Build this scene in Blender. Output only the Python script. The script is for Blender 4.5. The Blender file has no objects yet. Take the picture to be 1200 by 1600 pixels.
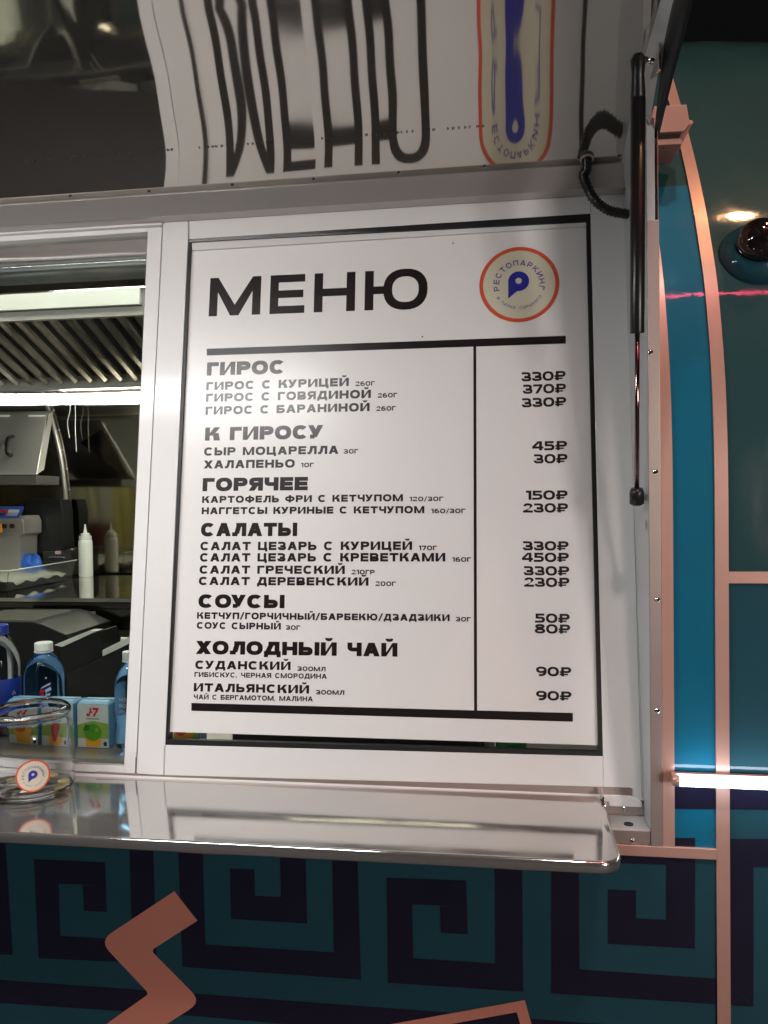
import bpy, math, random
from mathutils import Vector, Matrix
random.seed(4)
S = bpy.context.scene
COL = S.collection
R = math.radians

# ------------------------------------------------------------------ camera, sky, lamps, exposure
FPX = 1230.0
EYE = Vector((0, -1.35, 1.6))
yw, pt, rl = R(7.85), R(-1.0), R(-0.7)
FWD = Vector((-math.sin(yw)*math.cos(pt), math.cos(yw)*math.cos(pt), math.sin(pt)))
rt0 = Vector((math.cos(yw), math.sin(yw), 0)); up0 = rt0.cross(FWD)
RT = rt0*math.cos(rl)+up0*math.sin(rl); UP = -rt0*math.sin(rl)+up0*math.cos(rl)
cd = bpy.data.cameras.new('camera'); cam = bpy.data.objects.new('camera', cd); COL.objects.link(cam)
cam.matrix_world = Matrix(((RT.x, UP.x, -FWD.x, EYE.x), (RT.y, UP.y, -FWD.y, EYE.y), (RT.z, UP.z, -FWD.z, EYE.z), (0, 0, 0, 1)))
cd.sensor_fit = 'VERTICAL'; cd.sensor_height = 24.0; cd.lens = 24.0*FPX/1600
cd.clip_start = 0.02; cd.clip_end = 500
S.camera = cam
w = bpy.data.worlds.new('World'); S.world = w; w.use_nodes = True
nt = w.node_tree; bg = nt.nodes['Background']
sky = nt.nodes.new('ShaderNodeTexSky'); sky.sky_type = 'NISHITA'; sky.sun_disc = False
sky.sun_elevation = R(-9); sky.sun_rotation = R(200)
add = nt.nodes.new('ShaderNodeMixRGB'); add.blend_type = 'ADD'; add.inputs[0].default_value = 1; add.inputs[2].default_value = (.045, .043, .042, 1)
nt.links.new(sky.outputs[0], add.inputs[1]); nt.links.new(add.outputs[0], bg.inputs[0]); bg.inputs[1].default_value = 0.08
S.view_settings.view_transform = 'Standard'; S.view_settings.look = 'None'
S.view_settings.exposure = 0.0; S.view_settings.gamma = 1.0; S.view_settings.use_curve_mapping = False
S.cycles.use_denoising = True
S.cycles.max_bounces = 18; S.cycles.transparent_max_bounces = 12; S.cycles.transmission_bounces = 16
S.cycles.sample_clamp_indirect = 4.0
L_HOOD_FILL = 60.0
L_CANOPY, L_BODY, L_KITCHEN_FILL, L_TOP_FILL, L_WARM, L_NEON = 82.0, 13.0, 24.0, 58.0, 15.0, 24.0

def area_light(name, loc, target, size, power, col):
    l = bpy.data.lights.new(name, 'AREA'); l.shape = 'DISK'; l.size = size; l.energy = power; l.color = col
    o = bpy.data.objects.new(name, l); COL.objects.link(o); o.location = loc
    o.rotation_euler = (Vector(target)-Vector(loc)).to_track_quat('-Z', 'Y').to_euler()
    return o
TOP_FILL_AT = Vector((.7, -2.6, 5.5)); WARM_AT = Vector((1.12, -.54, 4.38))
area_light('top_fill_lamp', TOP_FILL_AT+Vector((-.05, .1, -.06)), (.2, 0, 1.5), .3, L_TOP_FILL, (1, .88, .80))  # overhead fill light, added to brighten the trailer side
area_light('warm_lamp', WARM_AT+Vector((0, 0, -.02)), (.3, 0, 1.6), .10, L_WARM, (1, .52, .25))

FRONT_FILL_AT = Vector((3.1, -5.2, 1.9))
k_ = area_light('front_fill_lamp', FRONT_FILL_AT, (-.3, 0, 1.3), 1.7, 215.0, (1, .91, .87))  # broad frontal fill light, added behind the viewer
k_.data.shape = 'RECTANGLE'; k_.data.size_y = 1.1
# ------------------------------------------------------------------ geometry of the place
TAU = R(8.65); Z0 = 1.0942
WN = Vector((0, -math.cos(TAU), math.sin(TAU)))
WO = Vector((0, 0, Z0))
def ray(x, y): return FWD+RT*((x-600)/FPX)+UP*((800-y)/FPX)
def hit(x, y, off=0.0):
    d = ray(x, y); return EYE+d*(((WO+WN*off-EYE).dot(WN))/d.dot(WN))
def onX(x, y, X): d = ray(x, y); return EYE+d*(X/d.x)
def onY(x, y, Y): d = ray(x, y); return EYE+d*((Y-EYE.y)/d.y)
def onZ(x, y, Z): d = ray(x, y); return EYE+d*((Z-EYE.z)/d.z)
def lerp(t, xs, ys):
    if t <= xs[0]: return ys[0]
    for i in range(len(xs)-1):
        if t <= xs[i+1]:
            return ys[i]+(ys[i+1]-ys[i])*(t-xs[i])/(xs[i+1]-xs[i])
    return ys[-1]

# ------------------------------------------------------------------ materials
def mat(name, col, rough=.5, metal=0.0, spec=.5, noise=0.0, nscale=12, bump=0.0, bscale=60, coat=0.0, coat_rough=.03,
        rnoise=0.0, aniso=None, emit=0.0, trans=0.0, ior=1.45, ecol=None):
    m = bpy.data.materials.new(name); m.use_nodes = True
    n = m.node_tree; b = n.nodes['Principled BSDF']; L = n.links.new
    c = tuple(col)+(1,)
    b.inputs['Base Color'].default_value = c; b.inputs['Roughness'].default_value = rough
    b.inputs['Metallic'].default_value = metal; b.inputs['Specular IOR Level'].default_value = spec
    b.inputs['Coat Weight'].default_value = coat; b.inputs['Coat Roughness'].default_value = coat_rough
    b.inputs['Transmission Weight'].default_value = trans; b.inputs['IOR'].default_value = ior
    if emit:
        b.inputs['Emission Color'].default_value = tuple(ecol or col)+(1,); b.inputs['Emission Strength'].default_value = emit
    tc = n.nodes.new('ShaderNodeTexCoord')
    if noise or rnoise or bump:
        mp = n.nodes.new('ShaderNodeMapping'); L(tc.outputs['Object'], mp.inputs[0])
        if aniso: mp.inputs['Scale'].default_value = aniso
        ns = n.nodes.new('ShaderNodeTexNoise'); ns.inputs['Scale'].default_value = nscale; ns.inputs['Detail'].default_value = 6
        L(mp.outputs[0], ns.inputs['Vector'])
        if noise:
            mx = n.nodes.new('ShaderNodeMixRGB'); mx.blend_type = 'MIX'
            mx.inputs[1].default_value = tuple(v*(1-noise) for v in col)+(1,)
            mx.inputs[2].default_value = tuple(min(1, v*(1+noise*.6)) for v in col)+(1,)
            L(ns.outputs['Fac'], mx.inputs[0]); L(mx.outputs[0], b.inputs['Base Color'])
        if rnoise:
            mr = n.nodes.new('ShaderNodeMapRange'); mr.inputs[1].default_value = .3; mr.inputs[2].default_value = .7
            mr.inputs[3].default_value = max(0, rough-rnoise); mr.inputs[4].default_value = rough+rnoise
            L(ns.outputs['Fac'], mr.inputs[0]); L(mr.outputs[0], b.inputs['Roughness'])
            if coat:
                cr = n.nodes.new('ShaderNodeMapRange'); cr.inputs[1].default_value = .42; cr.inputs[2].default_value = .75
                cr.inputs[3].default_value = coat_rough; cr.inputs[4].default_value = coat_rough+rnoise
                L(ns.outputs['Fac'], cr.inputs[0]); L(cr.outputs[0], b.inputs['Coat Roughness'])
        if bump:
            nb = n.nodes.new('ShaderNodeTexNoise'); nb.inputs['Scale'].default_value = bscale; nb.inputs['Detail'].default_value = 3
            L(mp.outputs[0], nb.inputs['Vector'])
            bp = n.nodes.new('ShaderNodeBump'); bp.inputs['Strength'].default_value = bump; bp.inputs['Distance'].default_value = .002
            L(nb.outputs['Fac'], bp.inputs['Height']); L(bp.outputs[0], b.inputs['Normal'])
            if coat: L(bp.outputs[0], b.inputs['Coat Normal'])
    return m
M = {}
M['upvc'] = mat('white_plastic', (.74, .73, .72), .13, spec=.5, noise=.04, nscale=5, bump=.02, bscale=9)
M['sheet'] = mat('menu_vinyl', (.77, .75, .735), .28, spec=.6, noise=.03, nscale=4, bump=.03, bscale=6)
M['ink'] = mat('black_ink', (.013, .009, .009), .28, spec=.6)
M['rubber'] = mat('black_rubber', (.012, .011, .012), .45, noise=.3)
M['steel'] = mat('polished_steel', (.62, .60, .57), .045, metal=1, noise=.05, nscale=3, rnoise=.02, bump=.012, bscale=7)
M['shelfsteel'] = mat('shelf_steel', (.66, .64, .62), .09, metal=.89, noise=.06, nscale=7, rnoise=.04, aniso=(1, 5, 1), bump=.02, bscale=14)
M['canopysteel'] = mat('canopy_steel', (.60, .575, .54), .04, metal=.93, noise=.08, nscale=3, rnoise=.012)
M['satin'] = mat('satin_steel', (.50, .47, .45), .32, metal=.6, noise=.03, nscale=6)
M['darksteel'] = mat('dark_steel', (.16, .14, .125), .18, metal=1, noise=.2, nscale=8, rnoise=.06)
M['alu'] = mat('aluminium_trim', (.47, .38, .345), .38, metal=.7, noise=.03, nscale=12)
M['jamb'] = mat('grey_jamb', (.50, .52, .53), .35, metal=.3, noise=.06)
M['copper'] = mat('peach_trim', (.55, .315, .255), .30, metal=.25, noise=.03, nscale=14, coat=.3, coat_rough=.15)
M['peach'] = mat('peach_vinyl', (.60, .23, .17), .42, noise=.12, nscale=11, rnoise=.1, bump=.04, bscale=40)
M['teal'] = mat('teal_paint', (.011, .064, .088), .55, spec=.15, noise=.12, nscale=9, rnoise=.10, coat=1, coat_rough=.035, bump=.05, bscale=70)
M['tealdark'] = mat('deep_teal_warm_reflection', (.014, .058, .064), .55, spec=.15, noise=.12, nscale=9, rnoise=.10, coat=1, coat_rough=.035, bump=.05, bscale=70)  # darker teal with warm reflected surroundings mixed into its colour
M['tealstrip'] = mat('brighter_teal', (.002, .13, .225), .55, spec=.15, noise=.12, nscale=9, rnoise=.10, coat=1, coat_rough=.035, bump=.05, bscale=70)  # brighter copy of the body teal for the strip by the hatch
M['navy'] = mat('navy_vinyl', (.009, .008, .026), .45, spec=.15, noise=.2, nscale=9, rnoise=.1, coat=1, coat_rough=.05, bump=.03, bscale=60)
M['white'] = mat('white_paint', (.78, .78, .74), .35, noise=.04)
M['plasticw'] = mat('white_bottle_plastic', (.82, .82, .78), .35)
M['black'] = mat('black_plastic', (.012, .012, .013), .35, noise=.2)
M['blackgloss'] = mat('black_gloss', (.01, .01, .011), .12, noise=.1)
M['chrome'] = mat('chrome', (.75, .73, .70), .12, metal=1)
M['orange'] = mat('orange_red_print', (.62, .085, .035), .36)
M['cream'] = mat('cream_print', (.62, .57, .44), .36, noise=.02)
M['blue'] = mat('blue_print', (.022, .026, .29), .36)
M['violet'] = mat('violet_print', (.06, .05, .28), .36)
M['glass'] = None
def glass(name, col, rough=0.0, ior=1.45):
    m = bpy.data.materials.new(name); m.use_nodes = True; n = m.node_tree
    b = n.nodes['Principled BSDF']; b.inputs['Base Color'].default_value = tuple(col)+(1,)
    b.inputs['Roughness'].default_value = rough; b.inputs['Transmission Weight'].default_value = 1; b.inputs['IOR'].default_value = ior
    return m
def thin_glass(name, tint=(.93, .96, .94)):
    m = bpy.data.materials.new(name); m.use_nodes = True; n = m.node_tree; L = n.links.new
    for q in list(n.nodes): n.nodes.remove(q)
    o = n.nodes.new('ShaderNodeOutputMaterial'); mx = n.nodes.new('ShaderNodeMixShader')
    t = n.nodes.new('ShaderNodeBsdfTransparent'); t.inputs[0].default_value = tuple(tint)+(1,)
    g = n.nodes.new('ShaderNodeBsdfGlossy'); g.inputs['Roughness'].default_value = .02
    f = n.nodes.new('ShaderNodeFresnel'); f.inputs[0].default_value = 1.45
    L(f.outputs[0], mx.inputs[0]); L(t.outputs[0], mx.inputs[1]); L(g.outputs[0], mx.inputs[2]); L(mx.outputs[0], o.inputs[0])
    return m
M['glass'] = thin_glass('window_glass')
M['jarglass'] = glass('jar_glass', (1, 1, 1), 0.0, 1.36)
M['pet'] = glass('blue_bottle_plastic', (.20, .48, .95), .03, 1.3)
M['petclear'] = glass('clear_bottle_plastic', (.8, .86, .95), .03, 1.3)
M['clearbox'] = glass('frosted_container', (.9, .92, .9), .25, 1.2)
def emis(name, col, s):
    m = bpy.data.materials.new(name); m.use_nodes = True; n = m.node_tree
    b = n.nodes['Principled BSDF']; b.inputs['Base Color'].default_value = (.8, .8, .8, 1)
    b.inputs['Emission Color'].default_value = tuple(col)+(1,); b.inputs['Emission Strength'].default_value = s
    return m
M['led'] = emis('led_diffuser', (1, .99, .98), L_CANOPY)
M['ledblue'] = emis('cold_led_diffuser', (.72, .86, 1), L_BODY)
M['ledin'] = emis('kitchen_fill_diffuser', (1, .96, .82), L_KITCHEN_FILL)
M['neon'] = emis('red_neon', (1, .07, .16), L_NEON)
M['bulb'] = emis('warm_bulb', (1, .72, .30), 160)
M['topfill'] = emis('top_fill_face', (1, .86, .78), 6)

# ------------------------------------------------------------------ object helpers
def prop(o, label=None, cat=None, group=None, kind=None):
    if label: o['label'] = label
    if cat: o['category'] = cat
    if group: o['group'] = group
    if kind: o['kind'] = kind
    return o
WM = {}
def link(o, mtx, parent):
    COL.objects.link(o)
    if parent is not None: o.parent = parent
    o.matrix_local = (WM[parent.name].inverted() @ mtx) if parent is not None else mtx
    WM[o.name] = mtx
    return o
def empty(name, loc, rot=None, parent=None):
    o = bpy.data.objects.new(name, None); o.empty_display_size = .05
    m = Matrix.Translation(Vector(loc))
    if rot is not None: m = m @ rot.to_4x4()
    return link(o, m, parent)
def mesh(name, vs, fs, m, parent=None, smooth=False, bevel=0, origin=None, autosm=None):
    """vertices are given in world space and stored relative to the object's own origin"""
    vs = [Vector(v) for v in vs]
    if origin is None:
        if parent is not None and parent.type == 'EMPTY' and False: pass
        c = Vector((sum(v.x for v in vs)/len(vs), sum(v.y for v in vs)/len(vs), min(v.z for v in vs)))
    else: c = Vector(origin)
    me = bpy.data.meshes.new(name); me.from_pydata([v-c for v in vs], [], fs); me.validate(); me.update()
    mm = m if isinstance(m, (list, tuple)) else [m]
    for q in mm: me.materials.append(q)
    o = bpy.data.objects.new(name, me)
    link(o, Matrix.Translation(c), parent)
    if smooth:
        for p in me.polygons: p.use_smooth = True
    if bevel:
        b = o.modifiers.new('bevel', 'BEVEL'); b.width = bevel; b.segments = 2; b.limit_method = 'ANGLE'; b.angle_limit = R(40)
        for p in me.polygons: p.use_smooth = True
        b.harden_normals = True
    return o
def slab(name, front, back, m, parent=None, bevel=0, smooth=False, **k):
    """closed solid between two matching polygons"""
    n = len(front); vs = list(front)+list(back)
    fs = [tuple(range(n)), tuple(range(2*n-1, n-1, -1))]+[(i, i+n, (i+1) % n+n, (i+1) % n) for i in range(n)]
    return mesh(name, vs, fs, m, parent, bevel=bevel, **k)
def wslab(name, px, off, th, m, parent=None, bevel=.0012):
    f = [hit(x, y, off) for x, y in px]; return slab(name, f, [p-WN*th for p in f], m, parent, bevel)
def yslab(name, px, Y, th, m, parent=None, bevel=.0015):
    f = [onY(x, y, Y) for x, y in px]; return slab(name, f, [p+Vector((0, th, 0)) for p in f], m, parent, bevel)
def box(name, a, b, m, parent=None, bevel=0):
    x0, y0, z0 = a; x1, y1, z1 = b
    f = [Vector((x0, y0, z0)), Vector((x1, y0, z0)), Vector((x1, y0, z1)), Vector((x0, y0, z1))]
    return slab(name, f, [p+Vector((0, y1-y0, 0)) for p in f], m, parent, bevel)
def extrude(name, prof, x0, x1, m, parent=None, smooth=True, close=False, bevel=0):
    """profile points (Y,Z) swept along X"""
    n = len(prof); vs = [Vector((x0, p[0], p[1])) for p in prof]+[Vector((x1, p[0], p[1])) for p in prof]
    fs = [(i, i+1, i+1+n, i+n) for i in range(n-1)]
    if close: fs += [(n-1, 0, n, 2*n-1), tuple(range(n-1, -1, -1)), tuple(range(n, 2*n))]
    return mesh(name, vs, fs, m, parent, smooth=smooth, bevel=bevel)
def tube(name, pts, r, m, parent=None, seg=14, caps=True, ribs=0):
    pts = [Vector(p) for p in pts]; vs = []; fs = []
    rr = r if callable(r) else (lambda t: r)
    prev = None
    for i, p in enumerate(pts):
        t = (pts[min(i+1, len(pts)-1)]-pts[max(i-1, 0)]).normalized()
        a = prev if prev is not None else (Vector((0, 0, 1)) if abs(t.z) < .9 else Vector((1, 0, 0)))
        u = (a-t*a.dot(t)).normalized(); v = t.cross(u); prev = u
        ri = rr(i/(len(pts)-1))
        for k in range(seg):
            q = 2*math.pi*k/seg; vs.append(p+u*math.cos(q)*ri+v*math.sin(q)*ri)
    for i in range(len(pts)-1):
        for k in range(seg):
            fs.append((i*seg+k, i*seg+(k+1) % seg, (i+1)*seg+(k+1) % seg, (i+1)*seg+k))
    if caps:
        fs.append(tuple(range(seg-1, -1, -1))); fs.append(tuple((len(pts)-1)*seg+k for k in range(seg)))
    o = mesh(name, vs, fs, m, parent, smooth=True)
    if caps:
        o.data.polygons[-1].use_smooth = False; o.data.polygons[-2].use_smooth = False
    return o
def lathe(name, base, prof, m, parent=None, seg=48, axis=None, caps=False):
    """prof: (radius, height)"""
    base = Vector(base); rot = Matrix.Identity(3) if axis is None else Vector(axis).normalized().to_track_quat('Z', 'Y').to_matrix()
    vs = []; fs = []
    for r, h in prof:
        for k in range(seg):
            q = 2*math.pi*k/seg; vs.append(base+rot @ Vector((r*math.cos(q), r*math.sin(q), h)))
    for i in range(len(prof)-1):
        for k in range(seg):
            fs.append((i*seg+k, i*seg+(k+1) % seg, (i+1)*seg+(k+1) % seg, (i+1)*seg+k))
    if caps:
        fs.append(tuple(range(seg-1, -1, -1))); fs.append(tuple((len(prof)-1)*seg+k for k in range(seg)))
    o = mesh(name, vs, fs, m, parent, smooth=True, origin=base)
    if seg < 72: o.data.set_sharp_from_angle(angle=R(38))
    return o
def smoothpts(pts, n=6):
    """Catmull-Rom through 3-D points"""
    P = [Vector(p) for p in pts]; P = [P[0]*2-P[1]]+P+[P[-1]*2-P[-2]]; out = []
    for i in range(1, len(P)-2):
        for j in range(n):
            t = j/n; a, b, c, d = P[i-1:i+3]
            out.append(.5*((2*b)+(c-a)*t+(2*a-5*b+4*c-d)*t*t+(3*b-a-3*c+d)*t**3))
    out.append(P[-2]); return out
def dup(o, loc, parent=None, label=None):
    c = o.copy(); COL.objects.link(c); mtx = Matrix.Translation(Vector(loc)) @ WM[o.name].to_3x3().to_4x4()
    p = parent if parent is not None else o.parent
    c.parent = p; c.matrix_local = (WM[p.name].inverted() @ mtx) if p is not None else mtx; WM[c.name] = mtx
    if label: c['label'] = label
    return c
RIV = {}
def rivet(p, n, parent, r=.0042, m='chrome', name='rivet'):
    """pan-head rivet; repeated rivets share one mesh"""
    key = (name, r, m, tuple(round(c, 2) for c in n))
    if key in RIV: return dup(RIV[key], p, parent)
    o = lathe(name, p, [(r, 0), (r, r*.18), (r*.8, r*.42), (r*.45, r*.56), (r*.4, r*.3), (.0001, r*.28)], M[m], parent, seg=14, axis=n)
    RIV[key] = o; return o

# ------------------------------------------------------------------ lettering: a wide grotesque drawn from strokes
def rect(x0, y0, x1, y1): return [[(x0, y0), (x1, y0), (x1, y1), (x0, y1)]]
def diag(x0, y0, x1, y1, a): return [[(x0-a, y0), (x0+a, y0), (x1+a, y1), (x1-a, y1)]]
def arc(cx, cy, rx, ry, a0, a1, tx, ty=None, n=None, e=2.3):
    ty = tx if ty is None else ty
    n = n or max(4, int(abs(a1-a0)/14)); out = []; pr = None
    for i in range(n+1):
        q = R(a0+(a1-a0)*i/n); c, s = math.cos(q), math.sin(q)
        ce = math.copysign(abs(c)**(2/e), c); se = math.copysign(abs(s)**(2/e), s)
        o = (cx+rx*ce, cy+ry*se); k = (cx+(rx-tx)*ce, cy+(ry-ty)*se)
        if pr: out.append([pr[0], o, k, pr[1]])
        pr = (o, k)
    return out
def bowl(x0, y0, x1, y1, t, v):
    rx = min((y1-y0)*.62, x1-x0); xm = x1-rx
    return rect(x0, y1-v, xm, y1)+rect(x0, y0, xm, y0+v)+arc(xm, (y0+y1)/2, rx, (y1-y0)/2, -90, 90, t, v, 10)
def glyph(c, t):
    v = t*.86; a = t*.56
    if c == ' ': return .55, []
    if c in 'АA':
        w = 1.16; return w, diag(a, 0, w/2-.02, 1, a)+diag(w-a, 0, w/2+.02, 1, a)+rect(w*.24, .2, w*.76, .2+v*.9)
    if c == 'Б': w = 1.02; return w, rect(0, 0, t, 1)+rect(t, 1-v, w*.92, 1)+bowl(t, 0, w, .62, t, v)
    if c == 'В': w = 1.04; return w, rect(0, 0, t, 1)+bowl(t, 0, w, .54, t, v)+bowl(t, .54-v*.7, w*.95, 1, t, v)
    if c == 'Г': w = .86; return w, rect(0, 0, t, 1)+rect(t, 1-v, w, 1)
    if c == 'Д':
        w = 1.2; return w, rect(0, 0, w, v)+rect(0, -.17, t*.85, 0)+rect(w-t*.85, -.17, w, 0)+rect(w-.1-t, v, w-.1, 1-v)+rect(.3, 1-v, w-.1, 1)+diag(.1+a, v, .3+a*.9, 1-v, a)
    if c in 'ЕE': w = .93; return w, rect(0, 0, t, 1)+rect(t, 1-v, w, 1)+rect(t, 0, w, v)+rect(t, .5-v/2, w*.96, .5+v/2)
    if c in 'З3':
        w = 1.0
        return w, bowl(w*.3, 0, w, .55, t, v)+bowl(w*.3, .55-v*.8, w*.94, 1, t, v)+rect(.04, 1-v, w*.3, 1)+arc(w*.34, v+.1, w*.34, v+.1, 180, 270, t*.9, v, 5)
    if c in 'ИЙ':
        w = 1.12; g = rect(0, 0, t, 1)+rect(w-t, 0, w, 1)+[[(t, 0), (t, .3), (w-t, 1), (w-t, .7)]]
        if c == 'Й': g += arc(w/2, 1.32, .27, .24, 180, 360, t*.7, v*.7, 8)
        return w, g
    if c == 'К' or c == 'K':
        w = 1.08; return w, rect(0, 0, t, 1)+diag(t*1.05+a*.3, .38, w-a*1.1, 1, a*1.1)+diag(t*1.7+a, .56, w-a, 0, a*1.15)
    if c == 'Л': w = 1.1; return w, rect(w-t, 0, w, 1)+rect(.3, 1-v, w-t, 1)+diag(.16+a, v*.6, .3+a, 1-v, a)+rect(0, 0, .16+a*1.4, v)
    if c in 'МM':
        w = 1.4; return w, rect(0, 0, t, 1)+rect(w-t, 0, w, 1)+[[(t, 1), (t, .62), (w/2-t*.5, 0), (w/2, 0), (w/2, .28)], [(w-t, .62), (w-t, 1), (w/2, .28), (w/2, 0), (w/2+t*.5, 0)]]
    if c in 'НH': w = 1.08; return w, rect(0, 0, t, 1)+rect(w-t, 0, w, 1)+rect(t, .5-v/2, w-t, .5+v/2)
    if c in 'О0O': w = 1.18 if c != '0' else 1.12; return w, arc(w/2, .5, w/2, .52, 0, 360, t, v, 32)
    if c == 'П': w = 1.06; return w, rect(0, 0, t, 1)+rect(w-t, 0, w, 1)+rect(t, 1-v, w-t, 1)
    if c in 'РP': w = 1.0; return w, rect(0, 0, t, 1)+bowl(t, .34, w, 1, t, v)
    if c == '₽':
        w = 1.12; return w, rect(.14, 0, .14+t, 1)+bowl(.14+t, .36, w, 1, t, v)+rect(0, .36, .14, .36+v*.9)+rect(0, .12, w*.72, .12+v*.7)
    if c in 'СC': w = 1.12; return w, arc(w/2, .5, w/2, .52, 42, 318, t, v, 26)
    if c in 'ТT': w = 1.02; return w, rect(0, 1-v, w, 1)+rect(w/2-t/2, 0, w/2+t/2, 1-v)
    if c == 'У':
        w = 1.08; return w, diag(a, 1, w/2+.02, .28, a)+diag(w-a, 1, w/2-.1, .1, a)+rect(w*.14, 0, w/2-.06, v)
    if c == 'Ф': w = 1.36; return w, rect(w/2-t/2, -.04, w/2+t/2, 1.04)+arc(w/2, .5, w/2, .38, 0, 360, t, v*.95, 28)
    if c in 'ХX': w = 1.12; return w, diag(a*1.1, 0, w-a*1.1, 1, a*1.15)+diag(w-a*1.1, 0, a*1.1, 1, a*1.15)
    if c == 'Ц': w = 1.16; return w, rect(0, 0, t, 1)+rect(w-.1-t, v, w-.1, 1)+rect(t, 0, w, v)+rect(w-t*.9, -.18, w, 0)
    if c == 'Ч': w = 1.0; return w, rect(w-t, 0, w, 1)+rect(0, .62, t, 1)+arc(.42, .64, .42, .3, 180, 270, t, v, 7)+rect(.42, .34, w-t, .34+v)
    if c in 'ЬЫ':
        w = 1.0; g = rect(0, 0, t, 1)+bowl(t, 0, w, .64, t, v)
        if c == 'Ы': g += rect(1.13, 0, 1.13+t, 1); w = 1.13+t
        return w, g
    if c == 'Ю': w = 1.62; return w, rect(0, 0, t, 1)+rect(t, .5-v/2, w-1.1+t*.3, .5+v/2)+arc(w-.57, .5, .57, .52, 0, 360, t, v, 32)
    if c == 'Я':
        w = 1.0; g = bowl(t, .34, w, 1, t, v); g = [[(w-x, y) for x, y in p] for p in g]
        return w, g+rect(w-t, 0, w, 1)+diag(a, 0, w*.42, .36, a*1.1)
    if c == '/': return .62, diag(.06, -.08, .56, 1.06, t*.42)
    if c == ',': return .3, [[(0.02, -.16), (.12, -.16), (.26, v), (.06, v)]]
    if c == '-': return .6, rect(.05, .42, .5, .42+v)
    if c == '1': w = .52; return w, rect(w-t, 0, w, 1)+rect(0, 1-v, w-t, 1)
    if c == '2':
        w = .98; return w, rect(0, 0, w, v)+arc(w*.5, .68, w*.47, .34, 0, 175, t, v, 12)+[[(0, v*.8), (t*1.3, v*.8), (w*.97, .69), (w*.97-t, .69), (w*.6, .45)]]
    if c == '4': w = 1.08; return w, rect(w*.62, 0, w*.62+t, 1)+rect(0, .2, w, .2+v)+[[(0, .2+v), (t*1.2, .2+v), (w*.62, .82), (w*.62, 1), (w*.5, 1)]]
    if c == '5': w = .98; return w, rect(.06, 1-v, w*.93, 1)+rect(.06, .44, .06+t*.95, 1-v)+bowl(.06+t*.9, 0, w, .66, t, v)+rect(0, 0, .3, v)
    if c == '6': w = 1.04; return w, arc(w/2, .33, w/2, .35, 0, 360, t, v, 26)+arc(w*.56, .5, w*.56, .52, 70, 185, t, v, 12)
    if c == '7': w = .94; return w, rect(0, 1-v, w, 1)+[[(w*.2, 0), (w*.2+t*1.1, 0), (w, 1-v), (w-t*1.15, 1-v)]]
    if c == '8': w = 1.02; return w, arc(w/2, .28, w/2, .3, 0, 360, t, v, 26)+arc(w/2, .76, w*.45, .26, 0, 360, t, v, 26)
    if c == '9': w = 1.04; return w, arc(w/2, .67, w/2, .35, 0, 360, t, v, 26)+arc(w*.44, .5, w*.56, .52, 250, 365, t, v, 12)
    if c == 'J': w = .72; return w, rect(w-t, .3, w, 1)+arc(w/2, .36, w/2, .38, 180, 360, t, v, 12)
    raise ValueError(c)
def typeset(s, t, gap=.16):
    x = 0; out = []
    for ch in s:
        w_, g = glyph(ch, t)
        if ch == 'У' and x: x -= .12
        out += [[(px+x, py) for px, py in poly] for poly in g]
        x += w_+gap
    return x-gap, out
def polys_mesh(name, polys, fn, m, parent=None, step=2.2e-5, origin=None):
    """polygons (2-D) laid on a surface by fn(x, y, lift)"""
    vs = []; fs = []
    for i, p in enumerate(polys):
        s = len(vs); lift = step*(i % 9)
        vs += [fn(x, y, lift) for x, y in p]; fs.append(tuple(range(s, s+len(p))))
    return mesh(name, vs, fs, m, parent, origin=origin)
OFFS = -.0075            # plane of the menu sheet's face
def wtext(s, xl, yl, xr, yr, cap, t, parent, name='lettering', m='ink', gap=.16, off=OFFS):
    W, polys = typeset(s, t, gap)
    A = hit(xl, yl, off); Bp = hit(xr, yr, off); Cc = hit(xl, yl-cap, off)
    e1 = (Bp-A)/W; e2 = WN.cross(e1).normalized()*-1
    if e2.z < 0: e2 = -e2
    e2 = e2*((Cc-A).length)
    return polys_mesh(name, polys, lambda x, y, l: A+e1*x+e2*y+WN*(.0003+l), M[m], parent)

# ------------------------------------------------------------------ ground and surroundings
def grid(name, x0, x1, y0, y1, z, m, n=2):
    vs = [Vector((x0+(x1-x0)*i/n, y0+(y1-y0)*j/n, z)) for j in range(n+1) for i in range(n+1)]
    fs = [(j*(n+1)+i, j*(n+1)+i+1, (j+1)*(n+1)+i+1, (j+1)*(n+1)+i) for j in range(n) for i in range(n)]
    return mesh(name, vs, fs, m)
M['asphalt'] = mat('asphalt', (.05, .048, .046), .75, noise=.4, nscale=30, bump=.4, bscale=180)
prop(grid('ground', -120, 120, -120, 120, 0, M['asphalt'], 4), kind='structure')

# ------------------------------------------------------------------ THE TRAILER
T = prop(empty('food_trailer', (0, .9, 0)), 'teal curved food trailer with peach trims, open serving hatch and Greek key pattern', 'food trailer')
PZ = [(.42, -.06), (.75, -.06), (1.0, -.06), (1.3, -.06), (1.45, -.0602), (1.62, -.0597), (1.72, -.054), (1.80, -.043), (1.88, -.024), (1.95, -.002), (2.02, .030), (2.08, .060),
      (2.18, .120), (2.29, .196), (2.38, .262), (2.46, .325), (2.54, .405), (2.61, .50), (2.66, .60), (2.695, .72), (2.71, .86), (2.715, 1.1)]
def profile_smooth():
    out = []
    pts = smoothpts([(0, y, z) for z, y in PZ], 4)
    return [(p.y, p.z) for p in pts]
PR = profile_smooth()
def bodyY(z):
    for i in range(len(PR)-1):
        if PR[i][1] <= z <= PR[i+1][1]:
            k = (z-PR[i][1])/max(1e-9, PR[i+1][1]-PR[i][1]); return PR[i][0]+(PR[i+1][0]-PR[i][0])*k
    return PR[0][0] if z < 1 else PR[-1][0]
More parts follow.
